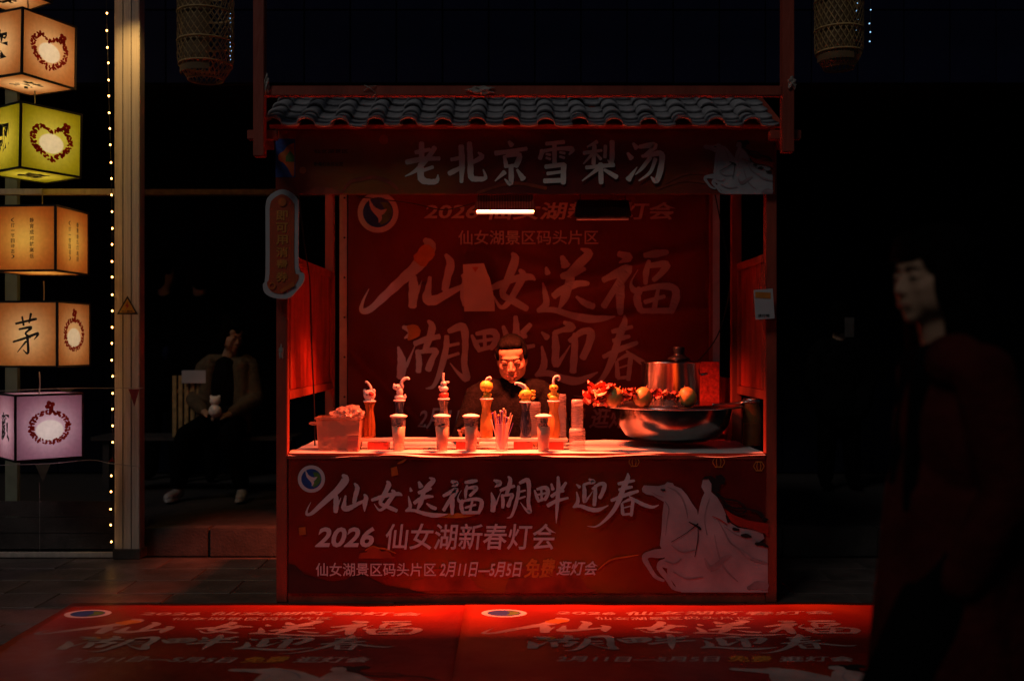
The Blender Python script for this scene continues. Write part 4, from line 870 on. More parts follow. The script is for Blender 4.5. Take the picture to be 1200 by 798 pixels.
pear(719, 462, YR, .049, 'yellow pear half buried among the red flowers', .5)
# dried flowers
def flower(c, s, seed, m, label):
    r = random.Random(seed); t = thing('dried_flower', label, 'flower', c, 'frilly red dried flowers heaped on the basin rim')
    for q in range(9):
        a = q * 2.4 + r.uniform(-.3, .3); el = r.uniform(.1, 1.3); L_ = s * r.uniform(.8, 1.35); wv_ = s * r.uniform(.45, .8); vs = []; fs = []
        for i in range(7):
            u = i / 6; 
            for j in range(5):
                v = j / 4 - .5; wdt = wv_ * math.sin(math.pi * min(1, .12 + u * .95)) ** .6
                rad = L_ * u * math.cos(el * (1 - .4 * u)); h = L_ * u * math.sin(el) - .4 * L_ * u * u * (1 if el < .7 else .2)
                cu = .22 * s * math.sin(v * 9 + u * 8 + q) * u
                vs.append((c[0] + math.cos(a) * rad - math.sin(a) * v * wdt * 2, c[1] + (math.sin(a) * rad + math.cos(a) * v * wdt * 2) * .7, c[2] + h + cu + .004 + abs(v) * wdt * .9))
        for i in range(6):
            for j in range(4): k = i * 5 + j; fs.append((k, k + 1, k + 6, k + 5))
        raw('petal', vs, fs, ('petal' if (q + m) % 3 else 'petal2'), t, True)
spots = [(692, 468, .040, 'leftmost of the red flowers, low at the rim edge'), (698, 456, .036, 'red flower raised highest at the left end'), (708, 462, .044, 'red flower left of the buried pear'), (731, 468, .040, 'red flower just right of the buried pear'),
         (712, 456, .036, 'small red flower above the buried pear'), (738, 462, .038, 'red flower touching the left pear'), (765, 462, .032, 'red flower between the pears, first from the left pear'), (775, 464, .034, 'red flower between the pears, in the middle'), (785, 466, .032, 'red flower between the pears, third along'), (794, 468, .028, 'red flower touching the right pear'), (722, 472, .034, 'red flower hanging over the rim below the buried pear'), (703, 474, .032, 'red flower drooping under the rim edge')]
for k, (px, py, s, lb) in enumerate(spots):
    c = PT(px, py + 3, YR + .02 * math.sin(k * 2.2)); flower(tuple(c), s * 1.3, k + 3, k, lb)
# right end: red box, wire rack, jar
Y = 6.05
bxx = build('red_carton', bx(GX(821, Y), GX(843, Y), Y, Y + .1, CT + .03, GZ(424, Y)), 'red_box', None); tag(bxx, 'red carton standing behind the pot by the steel strip', 'carton')
bxx2 = build('stool', bx(GX(821, Y) - .05, GX(843, Y) + .04, Y - .02, Y + .15, CT - .0, CT + .028), 'red_wood', None); tag(bxx2, 'small dark red shelf board holding the red carton', 'shelf'); bxx2.name = 'shelf_board'
Y = 5.62; xj = GX(881, Y)
t = thing('glass_jar', 'dark glass jar at the right end of the counter', 'jar', (xj, Y, CT + .003))
build('jar_wall', lathe(B(), [(.045, 0), (.052, .01), (.052, .19), (.04, .22), (.04, .235)], (xj, Y, CT + .004), 28, cap=False), 'amber', t, True)
build('contents', lathe(B(), [(.046, .006), (.047, .12), (0, .125)], (xj, Y, CT + .004), 24), 'jujube', t, True)
build('lid', lathe(B(), [(.043, .236), (.046, .238), (.046, .258), (0, .262)], (xj, Y, CT + .004), 24), 'steel', t, True)
Y = 5.5; xs = GX(876, Y)
t = thing('wire_skimmer', 'round wire skimmer lying across the basin at the right', 'skimmer', (xs, Y, zr + .02))
bm = B(); tube(bm, [(xs + .055 * math.cos(a * .393), Y + .05 * math.sin(a * .393), zr + .03 + .012 * math.cos(a * .393)) for a in range(17)], .0035, 7); build('hoop', bm, 'steel', t, True)
bm = B()
for k in range(-3, 4): q = math.sqrt(max(0, .055 ** 2 - (k * .014) ** 2)); tube(bm, [(xs + k * .014, Y - q * .9, zr + .03), (xs + k * .014, Y, zr + .018), (xs + k * .014, Y + q * .9, zr + .03)], .0015, 5)
build('mesh_wires', bm, 'steel', t); bm = B(); tube(bm, [(xs - .05, Y, zr + .02), (xs - .15, Y - .05, zr + .012), (xs - .2, Y - .06, zr + .014)], .005, 8); build('handle', bm, 'steel', t, True)
# little glinting ring box near the vendor's hand
o = build('metal_ladle', lathe(B(), [(0, 0), (.018, .003), (.026, .014), (.028, .022)], (GX(542, 5.62), 5.62, CT + .07), 24, cap=False), 'steel', None, True); tag(o, 'small shiny steel ladle bowl in the vendor hand behind the counter', 'ladle')

# ------------------------------------------------------------------ figures
def melt(name, blobs, voxel, m, parent=None, smooth_it=3, sub=3):
    bm = B()
    for b in blobs:
        if b[0] == 'e': ball(bm, b[1], b[2], b[3] if len(b) > 3 else (0, 0, 0), sub)
        else:
            p0, r0, p1, r1 = Vector(b[1]), b[2], Vector(b[3]), b[4]; ball(bm, p0, r0, sub=sub - 1); ball(bm, p1, r1, sub=sub - 1)
            d = p1 - p0; L_ = d.length
            if L_ > 1e-4:
                mt = Matrix.Translation((p0 + p1) / 2) @ d.to_track_quat('Z', 'Y').to_matrix().to_4x4()
                bmesh.ops.create_cone(bm, cap_ends=True, segments=20, radius1=r0, radius2=r1, depth=L_, matrix=mt)
    me = bpy.data.meshes.new(name); bm.to_mesh(me); bm.free(); o = bpy.data.objects.new(name, me); COL.objects.link(o)
    md = o.modifiers.new('r', 'REMESH'); md.mode = 'VOXEL'; md.voxel_size = voxel; md.use_smooth_shade = True
    sm = o.modifiers.new('s', 'SMOOTH'); sm.iterations = smooth_it; sm.factor = .5
    bpy.context.view_layer.update()
    me2 = bpy.data.meshes.new_from_object(o.evaluated_get(bpy.context.evaluated_depsgraph_get()))
    bpy.data.objects.remove(o); bpy.data.meshes.remove(me); me2.name = name
    for p in me2.polygons: p.use_smooth = True
    me2.materials.clear(); return link(name, me2, parent, [M[m] if isinstance(m, str) else m])
def C(p0, r0, p1, r1): return ('c', p0, r0, p1, r1)
class Head:
    def __init__(s, c, rot, k=1): s.c = Vector(c); s.m = Euler(rot, 'ZYX' if False else 'XYZ').to_matrix(); s.rot = rot; s.k = k
    def p(s, x, y, z): return s.c + s.m @ (Vector((x, y, z)) * s.k)
    def e(s, c, r, rr=(0, 0, 0)):
        q = (s.m @ Euler(rr).to_matrix()).to_euler(); return ('e', s.p(*c), tuple(a * s.k for a in r), q)
    def blobs(s, open_mouth=0):
        k = s.k
        L = [s.e((0, .012, .035), (.073, .093, .086)), s.e((0, -.014, -.020), (.063, .072, .078)), s.e((0, -.022, -.066), (.049, .056, .042)), s.e((0, -.058, -.093), (.021, .021, .018)),
             s.e((0, -.042, -.052), (.040, .045, .042)),
             C(s.p(0, -.082, .004), .0065 * k, s.p(0, -.099, -.030), .0095 * k), s.e((0, -.095, -.034), (.0125, .012, .0085)), s.e((.012, -.088, -.036), (.0075, .010, .007)), s.e((-.012, -.088, -.036), (.0075, .010, .007)),
             s.e((0, -.066, .024), (.046, .020, .014))]
        for q in (-1, 1):
            L += [s.e((q * .034, -.047, -.026), (.029, .031, .028)), s.e((q * .040, -.030, -.045), (.024, .040, .045)), s.e((q * .030, -.070, .001), (.020, .0135, .016)), s.e((q * .071, .008, -.010), (.008, .016, .027), (0, 0, q * .3)), s.e((q * .048, -.010, -.03), (.022, .05, .06)),
                  s.e((q * .028, -.047, .047), (.034, .028, .034))]
        o = .003 * open_mouth
        L += [s.e((0, -.080, -.061 + o), (.022, .0105, .0060)), s.e((0, -.080, -.0725 - o), (.018, .0105, .0068))]
        return L
    def features(s, par, closed=True):
        k = s.k
        for q in (-1, 1):
            bm = B(); tube(bm, [s.p(q * .013, -.0855, .0185), s.p(q * .030, -.0865, .0245), s.p(q * .048, -.0755, .0195)], (.0034 if closed else .0040) * k, 6, r1=.0020 * k); build('eyebrow', bm, 'hair', par, True)
            bm = B(); tube(bm, [s.p(q * .016, -.0800, -.004), s.p(q * .030, -.0838, -.0065 if closed else -.001), s.p(q * .044, -.0765, -.003)], .0017 * k, 6); build('eyelash', bm, 'hair', par, True)
            if not closed: build('eye', ball(B(), s.p(q * .030, -.0790, -.004), (.0080 * k, .005 * k, .0045 * k)), 'black', par, True)
            build('nostril', ball(B(), s.p(q * .0065, -.0975, -.0405), (.003 * k, .003 * k, .002 * k), sub=1), 'lip', par, True)
        bm = B(); tube(bm, [s.p(-.022, -.082, -.0665), s.p(-.008, -.0905, -.0660), s.p(.008, -.0905, -.0660), s.p(.022, -.082, -.0665)], .0030 * k, 6); build('lips', bm, 'lip', par, True)
def hand(w, d, up, L=.17, curl=.6, side=1):
    """palm, four unequal curled fingers and a thumb; w wrist, d direction, up = back of the hand"""
    d = Vector(d).normalized(); up = Vector(up).normalized(); up = (up - d * up.dot(d)).normalized(); s = d.cross(up) * side; w = Vector(w); k = L / .18; out = []
    for q in (-.03, -.01, .01, .03): out.append(C(w + s * q * .6 * k, .014 * k, w + d * .085 * k + s * q * k, .0125 * k))
    for q, ln in ((-.032, .068), (-.011, .082), (.011, .078), (.031, .060)):
        a = w + d * .088 * k + s * q * k; dd = (d * math.cos(curl * .5) - up * math.sin(curl * .5)); b = a + dd * ln * .42 * k
        dd2 = (d * math.cos(curl * 1.3) - up * math.sin(curl * 1.3)); c = b + dd2 * ln * .33 * k; dd3 = (d * math.cos(curl * 2) - up * math.sin(curl * 2)); e = c + dd3 * ln * .25 * k
        out += [C(a, .0095 * k, b, .0088 * k), C(b, .0088 * k, c, .0082 * k), C(c, .0082 * k, e, .0072 * k)]
    a = w + d * .02 * k - s * .028 * k; b = a + (d * .6 - s * .7 - up * .2).normalized() * .036 * k; c = b + (d * .9 - s * .2 - up * .4).normalized() * .032 * k
    out += [C(a, .013 * k, b, .0105 * k), C(b, .0105 * k, c, .0085 * k)]
    return out

# vendor seated behind the counter
vx, vy = GX(600, 5.92), 5.92; hz = GZ(421, 5.92)
t = thing('person', 'man in a black sweater seated behind the counter, looking down', 'person', (vx, vy + .08, 0))
hd = Head((vx, vy - .01, hz), (R(15), R(-3), R(-5)), 1.12)
sh = hz - .188
hl = (GX(545, 5.66), 5.66, CT + .085); hr = (GX(640, 5.66), 5.66, CT + .06)
arms = []
body = hd.blobs() + [C((vx, vy + .03, hz - .08), .055, (vx, vy + .05, sh + .03), .062), C((vx - .16, vy + .06, sh - .01), .065, (vx + .16, vy + .06, sh - .01), .065), ('e', (vx, vy + .07, sh - .16), (.175, .11, .2)), ('e', (vx, vy + .08, sh - .42), (.16, .11, .18))]
for s, hnd in ((-1, hl), (1, hr)):
    S = (vx + s * .20, vy + .06, sh - .02); E_ = (vx + s * .275, vy - .03, sh - .26)
    W_ = Vector(hnd); body += [C(S, .055, E_, .042), C(E_, .042, W_, .027)] + hand(W_, Vector((-s * .35, -.6, -.05)), (0, -.1, 1), .18, .8, s)
    K = (vx + s * .13, vy - .22, .50); A_ = (vx + s * .14, vy - .2, .08)
    body += [C((vx + s * .09, vy + .08, .50), .08, K, .06), C(K, .055, A_, .036), C(A_, .036, (vx + s * .14, vy - .33, .035), .03)]
melt('body', body, .0040, 'skin', t, 6)
cl = [C((vx, vy + .04, sh + .055), .064, (vx, vy + .05, sh + .02), .078), C((vx, vy + .045, sh + .045), .072, (vx, vy + .055, sh + .01), .085), C((vx - .15, vy + .065, sh - .01), .085, (vx + .15, vy + .065, sh - .01), .085), ('e', (vx, vy + .07, sh - .17), (.20, .135, .22)), ('e', (vx, vy + .08, sh - .42), (.185, .135, .2))]
for s, hnd in ((-1, hl), (1, hr)):
    S = (vx + s * .20, vy + .06, sh - .03); E_ = (vx + s * .285, vy - .03, sh - .26); W_ = Vector(hnd); W2 = Vector(E_).lerp(W_, .93)
    cl += [C(S, .078, E_, .062), C(E_, .062, W2, .042)]
melt('sweater', cl, .007, 'sweater', t, 3)
tr = []
for s in (-1, 1):
    K = (vx + s * .13, vy - .22, .50); A_ = (vx + s * .14, vy - .2, .10); tr += [C((vx + s * .09, vy + .08, .52), .10, K, .075), C(K, .07, A_, .05)]
melt('trousers', tr, .012, 'trousers', t, 2)
def short_hair(hd, par, m='hair'):
    L = [hd.e((0, .024, .046), (.080, .098, .083)), hd.e((0, .055, .0), (.076, .066, .08)), hd.e((0, -.028, .088), (.060, .048, .036)), hd.e((-.03, -.046, .085), (.028, .026, .020)), hd.e((.03, -.046, .085), (.028, .026, .020))]
    for q in (-1, 1): L += [hd.e((q * .070, .004, .030), (.014, .036, .036))]
    return melt('hair', L, .005, m, par, 2)
short_hair(hd, t); hd.features(t, True)
for s in (-1, 1): melt('shoe', [C((vx + s * .14, vy - .18, .055), .042, (vx + s * .14, vy - .35, .044), .038)], .009, 'trousers', t, 1, 2)
stl = thing('stool', 'low round stool the vendor sits on behind the counter', 'stool', (vx, vy + .1, 0))
build('seat', lathe(B(), [(.15, .385), (.16, .39), (.16, .41), (.15, .415)], (vx, vy + .1, 0), 28), 'red_wood', stl)
for a in range(4): bm = B(); tube(bm, [(vx + .11 * math.cos(a * 1.57 + .78), vy + .1 + .11 * math.sin(a * 1.57 + .78), .385), (vx + .15 * math.cos(a * 1.57 + .78), vy + .1 + .15 * math.sin(a * 1.57 + .78), 0)], .012, 8, smooth=False); build('leg', bm, 'black', stl)

# passer-by close to the camera at the right
wy = 2.40; wx = GX(1093, wy); hz = GZ(326, wy)
t = thing('person', 'woman passing close by at the right in a dark red coat, facing left', 'person', (wx + .05, wy, 0))
hd = Head((wx, wy, hz), (R(0), R(0), R(-74)), .97)
sh = hz - .188; bx0 = wx + .045
body = hd.blobs(1) + [C((wx + .005, wy, hz - .07), .047, (bx0 - .01, wy + .01, sh + .02), .052), C((bx0 - .03, wy - .12, sh - .02), .055, (bx0 + .02, wy + .13, sh - .02), .055), ('e', (bx0, wy, sh - .18), (.10, .15, .2)), ('e', (bx0 + .01, wy, sh - .45), (.11, .15, .18))]
for s in (-1, 1):
    S = (bx0, wy + s * .16, sh - .03); E_ = (bx0 + .03, wy + s * .20, sh - .29); W_ = (bx0 - .03, wy + s * .13, sh - .50)
    body += [C(S, .045, E_, .037), C(E_, .037, W_, .025)] + hand(W_, (.1, 0, -1), (0, s, 0), .17, .35, 1)
    step = .16 * s
    K = (bx0 - .04 + step, wy + s * .09, .47); A_ = (bx0 + .02 + step * 1.9, wy + s * .09, .08)
    body += [C((bx0, wy + s * .08, .86), .085, K, .055), C(K, .052, A_, .034), C(A_, .034, (A_[0] - .12, A_[1], .035), .027)]
melt('body', body, .0055, 'skin_pale', t, 9)
cl = [C((bx0 - .035, wy - .11, sh - .01), .068, (bx0 + .03, wy + .12, sh - .01), .068), ('e', (bx0, wy, sh - .18), (.125, .175, .22)), C((bx0 + .01, wy, sh - .3), .16, (bx0 + .015, wy, .55), .20)]
for s in (-1, 1):
    S = (bx0, wy + s * .165, sh - .03); E_ = (bx0 + .035, wy + s * .205, sh - .29); W_ = (bx0 - .05, wy + s * .155, sh - .49); cl += [C(S, .066, E_, .058), C(E_, .058, W_, .045)]
co = melt('coat', cl, .008, 'coat', t, 3)
for v in co.data.vertices:                       # soft vertical folds in the cloth
    a = math.atan2(v.co.y, v.co.x); v.co += v.normal * (.006 * math.sin(a * 9 + v.co.z * 5) * min(1, max(0, (1.2 - v.co.z) * 2)))
sc_ = [C((bx0 - .06, wy - .06, sh + .005), .035, (bx0 - .08, wy + .03, sh - .01), .035), C((bx0 - .03, wy - .07, sh + .02), .036, (bx0 + .05, wy + .0, sh + .04), .045), C((bx0 - .085, wy - .05, sh - .02), .032, (bx0 - .11, wy - .06, sh - .34), .030), C((bx0 - .08, wy + .03, sh - .03), .03, (bx0 - .12, wy + .0, sh - .3), .028)]
melt('scarf', sc_, .008, 'scarf', t, 2)
tr = []
for s in (-1, 1):
    step = .16 * s; K = (bx0 - .04 + step, wy + s * .09, .47); A_ = (bx0 + .02 + step * 1.9, wy + s * .09, .11); tr += [C((bx0, wy + s * .08, .86), .095, K, .072), C(K, .07, A_, .058)]
melt('trousers', tr, .012, 'trousers', t, 2)
for s in (-1, 1): ax = bx0 + .02 + .16 * s * 1.9; melt('shoe', [C((ax + .02, wy + s * .09, .055), .040, (ax - .14, wy + s * .09, .042), .036)], .009, 'trousers', t, 1, 2)
hr_ = [hd.e((0, .022, .048), (.086, .098, .088)), hd.e((0, .06, -.03), (.082, .062, .12)), hd.e((0, -.045, .080), (.062, .052, .036)), hd.e((0, -.076, .058), (.050, .018, .026))]
for q in (-1, 1): hr_ += [hd.e((q * .074, -.010, -.01), (.022, .044, .085)), C(hd.p(q * .074, .012, -.03), .034, hd.p(q * .085, .045, -.30), .040), hd.e((q * .060, -.045, .05), (.020, .030, .040))]
hr_ += [C(hd.p(0, .07, -.06), .065, hd.p(0, .10, -.40), .062), C(hd.p(.05, .05, -.08), .055, hd.p(.07, .07, -.40), .05), C(hd.p(-.05, .05, -.08), .055, hd.p(-.07, .07, -.40), .05)]
melt('hair', hr_, .006, 'hair', t, 2); hd.features(t, False)

# woman sitting on a bench behind, left
wy = 7.95; wx = GX(262, wy)
bn = thing('bench', 'dark bench on the platform where the woman sits', 'bench', (wx, wy + .1, .165))
for k in range(3): build('slat', bx(wx - 1.0, wx + .55, wy - .08 + k * .13, wy + .035 + k * .13, .585, .612), 'ledge', bn)
for dx in (-.92, .45): build('leg', bx(wx + dx, wx + dx + .05, wy - .05, wy + .28, .166, .583), 'ledge', bn)
t = thing('person', 'seated woman in an open mustard cardigan and white trainers, looking right', 'person', (wx, wy, .165))
hz = GZ(394, wy); hx = GX(273, wy)
hd = Head((hx, wy - .02, hz), (R(16), 0, R(46)), .98)
sh = hz - .195
body = hd.blobs() + [C((hx - .01, wy + .01, hz - .08), .05, (wx + .03, wy + .04, sh + .03), .055), C((wx - .12, wy + .04, sh - .02), .06, (wx + .17, wy + .04, sh - .02), .06), ('e', (wx + .01, wy + .04, sh - .2), (.15, .11, .22)), ('e', (wx, wy + .04, .72), (.17, .13, .13))]
cl = [C((wx - .13, wy + .05, sh - .02), .075, (wx + .18, wy + .05, sh - .02), .075)]
for s in (-1, 1):
    S = (wx + .02 + s * .17, wy + .04, sh - .04); E_ = (wx + .01 + s * .245, wy - .02, sh - .29); W_ = Vector((wx + .02 + s * .085, wy - .26, .80 - .01 * s))
    body += [C(S, .05, E_, .04), C(E_, .04, W_, .026)] + hand(W_, (-s * .8, -.4, .1), (0, -.3, 1), .16, .9, s)
    cl += [C(S, .072, E_, .062), C(E_, .062, Vector(E_).lerp(W_, .85), .045), C((wx + .02 + s * .12, wy - .035, sh - .02), .06, (wx + .01 + s * .15, wy - .04, .68), .072)]
    K = (wx + s * .16, wy - .42, .63); A_ = (wx + s * .235, wy - .36, .26); body += [C((wx + s * .09, wy + .02, .70), .085, K, .062), C(K, .055, A_, .035)]
melt('body', body, .008, 'skin_pale', t, 2, 2)
cl += [('e', (wx + .02, wy + .09, sh - .25), (.2, .12, .28))]
melt('cardigan', cl, .010, 'mustard', t, 2, 2)
melt('top', [('e', (wx + .015, wy - .0, sh - .19), (.14, .115, .24)), ('e', (wx + .01, wy, .75), (.16, .14, .15))], .012, 'sweater', t, 2, 2)
tr = []; 
for s in (-1, 1):
    K = (wx + s * .16, wy - .42, .64); A_ = (wx + s * .235, wy - .36, .29); tr += [C((wx + s * .09, wy + .02, .71), .11, K, .085), C(K, .082, A_, .06)]
melt('trousers', tr, .012, 'trousers', t, 2, 2)
for s in (-1, 1):
    fx, fy = wx + s * .235, wy - .36
    melt('shoe', [C((fx, fy + .03, .225), .042, (fx + s * .03, fy - .14, .205), .038), ('e', (fx, fy + .02, .26), (.042, .05, .05)), ('e', (fx + s * .02, fy - .07, .185), (.045, .13, .018))], .007, 'shoe', t, 1, 2)
melt('hair', [hd.e((0, .026, .048), (.092, .108, .098)), hd.e((0, .06, -.02), (.088, .07, .11)), hd.e((0, -.03, .090), (.066, .055, .036)), hd.e((.0, .11, .11), (.05, .05, .045)), hd.e((.075, .0, -.02), (.02, .03, .06)), hd.e((-.075, .0, -.02), (.02, .03, .06))], .009, 'hair', t, 2, 2); hd.features(t, True)
c = (wx + .03, wy - .33, .80)
o = melt('plush_toy', [('e', (c[0], c[1], c[2] + .03), (.05, .045, .05)), ('e', (c[0], c[1], c[2] + .105), (.042, .038, .038)), ('e', (c[0] - .03, c[1], c[2] + .135), (.013, .01, .016)), ('e', (c[0] + .03, c[1], c[2] + .135), (.013, .01, .016))], .007, 'sugar', None, 1, 2); tag(o, 'small white plush toy held in the lap of the seated woman', 'toy')

# dim bystanders far back: standing people in dark clothes
def bystander(px, Y, pyhead, rot, label, coatm='trousers', item=None, gz=.165):
    x = GX(px, Y); hz = GZ(pyhead, Y); t = thing('person', label, 'person', (x, Y, gz)); hd = Head((x, Y, hz), (0, 0, rot), .98); sh = hz - .22; H_ = hz - gz
    body = hd.blobs() + [C((x, Y, hz - .08), .05, (x, Y + .02, sh + .02), .055), C((x - .14, Y + .02, sh - .02), .06, (x + .14, Y + .02, sh - .02), .06), ('e', (x, Y + .02, sh - .2), (.15, .1, .22)), ('e', (x, Y + .02, sh - .5), (.15, .11, .16))]
    cl = [C((x - .14, Y + .02, sh - .02), .08, (x + .14, Y + .02, sh - .02), .08), ('e', (x, Y + .02, sh - .22), (.19, .14, .26)), C((x, Y + .02, sh - .4), .17, (x, Y + .02, gz + H_ * .42), .18)]
    for s in (-1, 1):
        S = (x + s * .18, Y + .02, sh - .04); E_ = (x + s * .23, Y + .0, sh - .3); W_ = (x + s * .12, Y - .08, sh - .50); body += [C(S, .05, E_, .04), C(E_, .04, W_, .026)] + hand(W_, (-s * .2, 0, -1), (0, -1, .2), .15, .8, s)
        cl += [C(S, .07, E_, .062), C(E_, .062, (W_[0], W_[1], W_[2] - .03), .085)]
        body += [C((x + s * .08, Y + .02, gz + H_ * .5), .08, (x + s * .10, Y, gz + H_ * .27), .055), C((x + s * .10, Y, gz + H_ * .27), .055, (x + s * .11, Y + .01, gz + .08), .035), C((x + s * .11, Y + .01, gz + .06), .035, (x + s * .12, Y - .1, gz + .035), .03)]
    melt('body', body, .010, 'skin_pale', t, 2, 2); melt('coat', cl, .013, coatm, t, 2, 2)
    melt('trousers', [C((x + s * .085, Y + .02, gz + H_ * .5), .09, (x + s * .11, Y + .01, gz + .09), .06) for s in (-1, 1)], .013, 'trousers', t, 2, 2)
    for s in (-1, 1): melt('shoe', [C((x + s * .11, Y + .03, gz + .055), .042, (x + s * .12, Y - .10, gz + .042), .038)], .009, 'trousers', t, 1, 2)
    melt('hair', [hd.e((0, .026, .048), (.093, .109, .098)), hd.e((0, .055, -.02), (.090, .072, .12)), hd.e((0, -.03, .090), (.066, .055, .036))], .010, 'hair', t, 2, 2); hd.features(t, True)
bystander(192, 8.85, 322, R(130), 'dim standing figure in black at the far left behind the bench')
bystander(233, 8.7, 322, R(205), 'dim standing figure in black directly behind the seated woman')
bystander(984, 8.2, 372, R(160), 'dim standing figure in dark clothes right of the stall, holding a grey slip')
o = build('paper_slip', bx(GX(990, 7.9), GX(1001, 7.9), 7.9, 7.904, GZ(395, 7.9), GZ(372, 7.9)), 'kerb', None); tag(o, 'small grey slip held up by the far figure right of the stall', 'paper')
# crates and small sign left of seated woman
t = thing('slatted_crate', 'dark slatted crate on the bench left of the seated woman', 'crate', (GX(222, 7.9), 7.9, .612))
for k in range(6): build('slat', bx(GX(203 + k * 7, 7.9), GX(207.5 + k * 7, 7.9), 7.88, 7.90, .614, GZ(440, 7.9)), 'wick', t)
for z in (.63, .95): build('crosspiece', bx(GX(202, 7.9), GX(243, 7.9), 7.9005, 7.915, z, z + .03), 'wick', t)
o = build('price_card', bx(GX(213, 7.85), GX(241, 7.85), 7.85, 7.856, GZ(449, 7.85), GZ(434, 7.85)), 'card', None); tag(o, 'small off-white card leaning on the slatted crate', 'card')
ink = Ink(plane_map(7.848)); 
o = build('blue_bag', ball(B(), PT(195, 414, 8.5), (.035, .03, .06)), 'navy', None, True); tag(o, 'small dark blue bag carried by the far left figure', 'bag')

# ------------------------------------------------------------------ left lantern stand
YL = 6.33
ls = thing('display_stand', 'tall pale steel frame with a wide board column at the left', 'frame', (GX(147, YL), YL, 0))
cx0, cx1 = GX(134, YL), GX(163.5, YL)
col = build('column', bx(cx0, cx1, YL, YL + .09, .02, 4.2), 'column', ls, bevel=.004)
for k in (.34, .67): build('column_groove', bx(cx0 + (cx1 - cx0) * k - .002, cx0 + (cx1 - cx0) * k + .002, YL - .0025, YL - .0005, .06, 4.2), 'kerb', col)
build('column_foot', bx(cx0 - .005, cx1 + .012, YL - .02, YL + .1, 0, .06), 'kerb', ls, bevel=.004)
build('upper_rail', bx(-4.3, cx0 - .002, YL + .01, YL + .05, GZ(228, YL), GZ(221, YL)), 'column', ls, bevel=.003)
build('lower_rail', bx(-4.3, cx0 - .008, YL + .01, YL + .05, .004, GZ(648, YL)), 'column', ls, bevel=.003)
build('green_post', bx(GX(6, 6.6), GX(20, 6.6), 6.6, 6.64, .17, 4.2), 'greenish', ls)
for k in range(3): build('kick_board', bx(-4.3, cx0 - .01, YL + .052, YL + .062, .05 + k * .10, .146 + k * .10), 'kerb', ls)
# warning triangle
ink = Ink(plane_map(YL - .001, .0008)); ink.poly([(149.5, 346.5), (162, 368.5), (137, 368.5)]); wt = ink.done('warning_sign', 'black_print', None); tag(wt, 'small triangular yellow and black warning sticker on the pale column', 'sign')
ink = Ink(plane_map(YL - .001, .0008)); ink.h = 2; ink.poly([(149.5, 350), (159, 366.5), (140, 366.5)]); ink.done('sign_face', 'yellow_sign', wt)
ink = Ink(plane_map(YL - .001, .0008)); ink.h = 4; ink.poly([(150.5, 353), (147, 359), (149.2, 359), (147.8, 363), (152, 357.6), (149.8, 357.6)]); ink.done('bolt_symbol', 'red_print', wt)
ink = Ink(plane_map(YL - .001, .0008)); ink.h = 5; ink.text('当心触电', 143, 156, 363.5, 366, .02); ink.done('lettering', 'black_print', wt)

# fairy lights
t = thing('fairy_lights', 'vertical string of warm fairy lights along the pale column', 'string lights', (GX(130, 6.28), 6.28, 0))
Y = 6.28
bm = B(); tube(bm, [PT(124.5 + 6.5 * (py_ / 240 if py_ < 240 else 1) + (.8 if py_ > 440 else 0) - (2 if py_ > 540 else 0), py_, Y) for py_ in (-120, 0, 120, 240, 440, 540, 645)], .0022, 6); build('wire', bm, 'cable', t)
bmx = ball(B(), (0, 0, 0), (.005, .005, .006), sub=2); bme = bpy.data.meshes.new('bulb'); bmx.to_mesh(bme); bmx.free(); bme.materials.append(M['bulb'])
for k in range(-5, 33):
    py_ = 16.5 + k * 19.3 + rnd.uniform(-1, 1); px = 124.5 + 6.8 * min(1, max(0, py_) / 240) + (.6 if py_ > 440 else 0) - (1.8 if py_ > 540 else 0)
    o = bpy.data.objects.new('bulb', bme); COL.objects.link(o); o.parent = t; o.location = PT(px + rnd.uniform(-.4, .4), py_, Y - .004) - Vector(t.location)

# cube lanterns
INKW = {}
def wreath(ink, seed, kind='heart', s=1.0, kx=1.0):
    r = random.Random(seed)
    for ring_, cnt, sc2 in ((0, 34, 1.02), (1, 30, .86), (2, 24, .94)):
        for k in range(cnt):
            a = 2 * math.pi * (k + r.uniform(-.3, .3)) / cnt
            if kind == 'heart':
                X = math.sin(a) * (1.04 + .05 * math.cos(a)); Z = .84 * math.cos(a) - (.40 * math.exp(-((a if a < math.pi else a - 2 * math.pi) / .38) ** 2)) - .15 * math.exp(-((a - math.pi) / .3) ** 2)
            else: X = math.sin(a) * 1.02; Z = math.cos(a) * .86
            X *= .080 * s * sc2; Z *= .080 * s * sc2
            th = r.uniform(0, 6.28); L_ = .0092 * s * r.uniform(.7, 1.25); W_ = L_ * .55
            c, sn = math.cos(th), math.sin(th)
            ink.poly([((X + c * u * L_ - sn * v * W_) * kx, Z + sn * u * L_ + c * v * W_) for u, v in ((-1, 0), (-.4, .9), (.4, .9), (1, 0), (.4, -.9), (-.4, -.9))])
    ox, oz = (.090, .090) if kind == 'heart' else (0, .125)
    for k in range(4): a = k * 1.57 + .4; ink.poly([((ox + (.016 * math.cos(a) + .014 * math.cos(a + q) * (1 if q else 1))) * kx, oz + .016 * math.sin(a) + .014 * math.sin(a + q)) for q in (0, .8, 1.6, 2.4, 3.14, 3.9, 4.7, 5.5)])
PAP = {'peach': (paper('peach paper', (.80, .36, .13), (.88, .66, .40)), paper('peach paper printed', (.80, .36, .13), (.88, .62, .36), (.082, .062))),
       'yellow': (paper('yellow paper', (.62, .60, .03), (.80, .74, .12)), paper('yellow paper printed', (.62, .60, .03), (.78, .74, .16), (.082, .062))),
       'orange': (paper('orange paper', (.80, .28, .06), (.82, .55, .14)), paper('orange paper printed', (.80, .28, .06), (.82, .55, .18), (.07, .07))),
       'pink': (paper('pink paper', (.68, .36, .46), (.80, .56, .62)), paper('pink paper printed', (.62, .33, .46), (.80, .62, .68), (.085, .066)))}
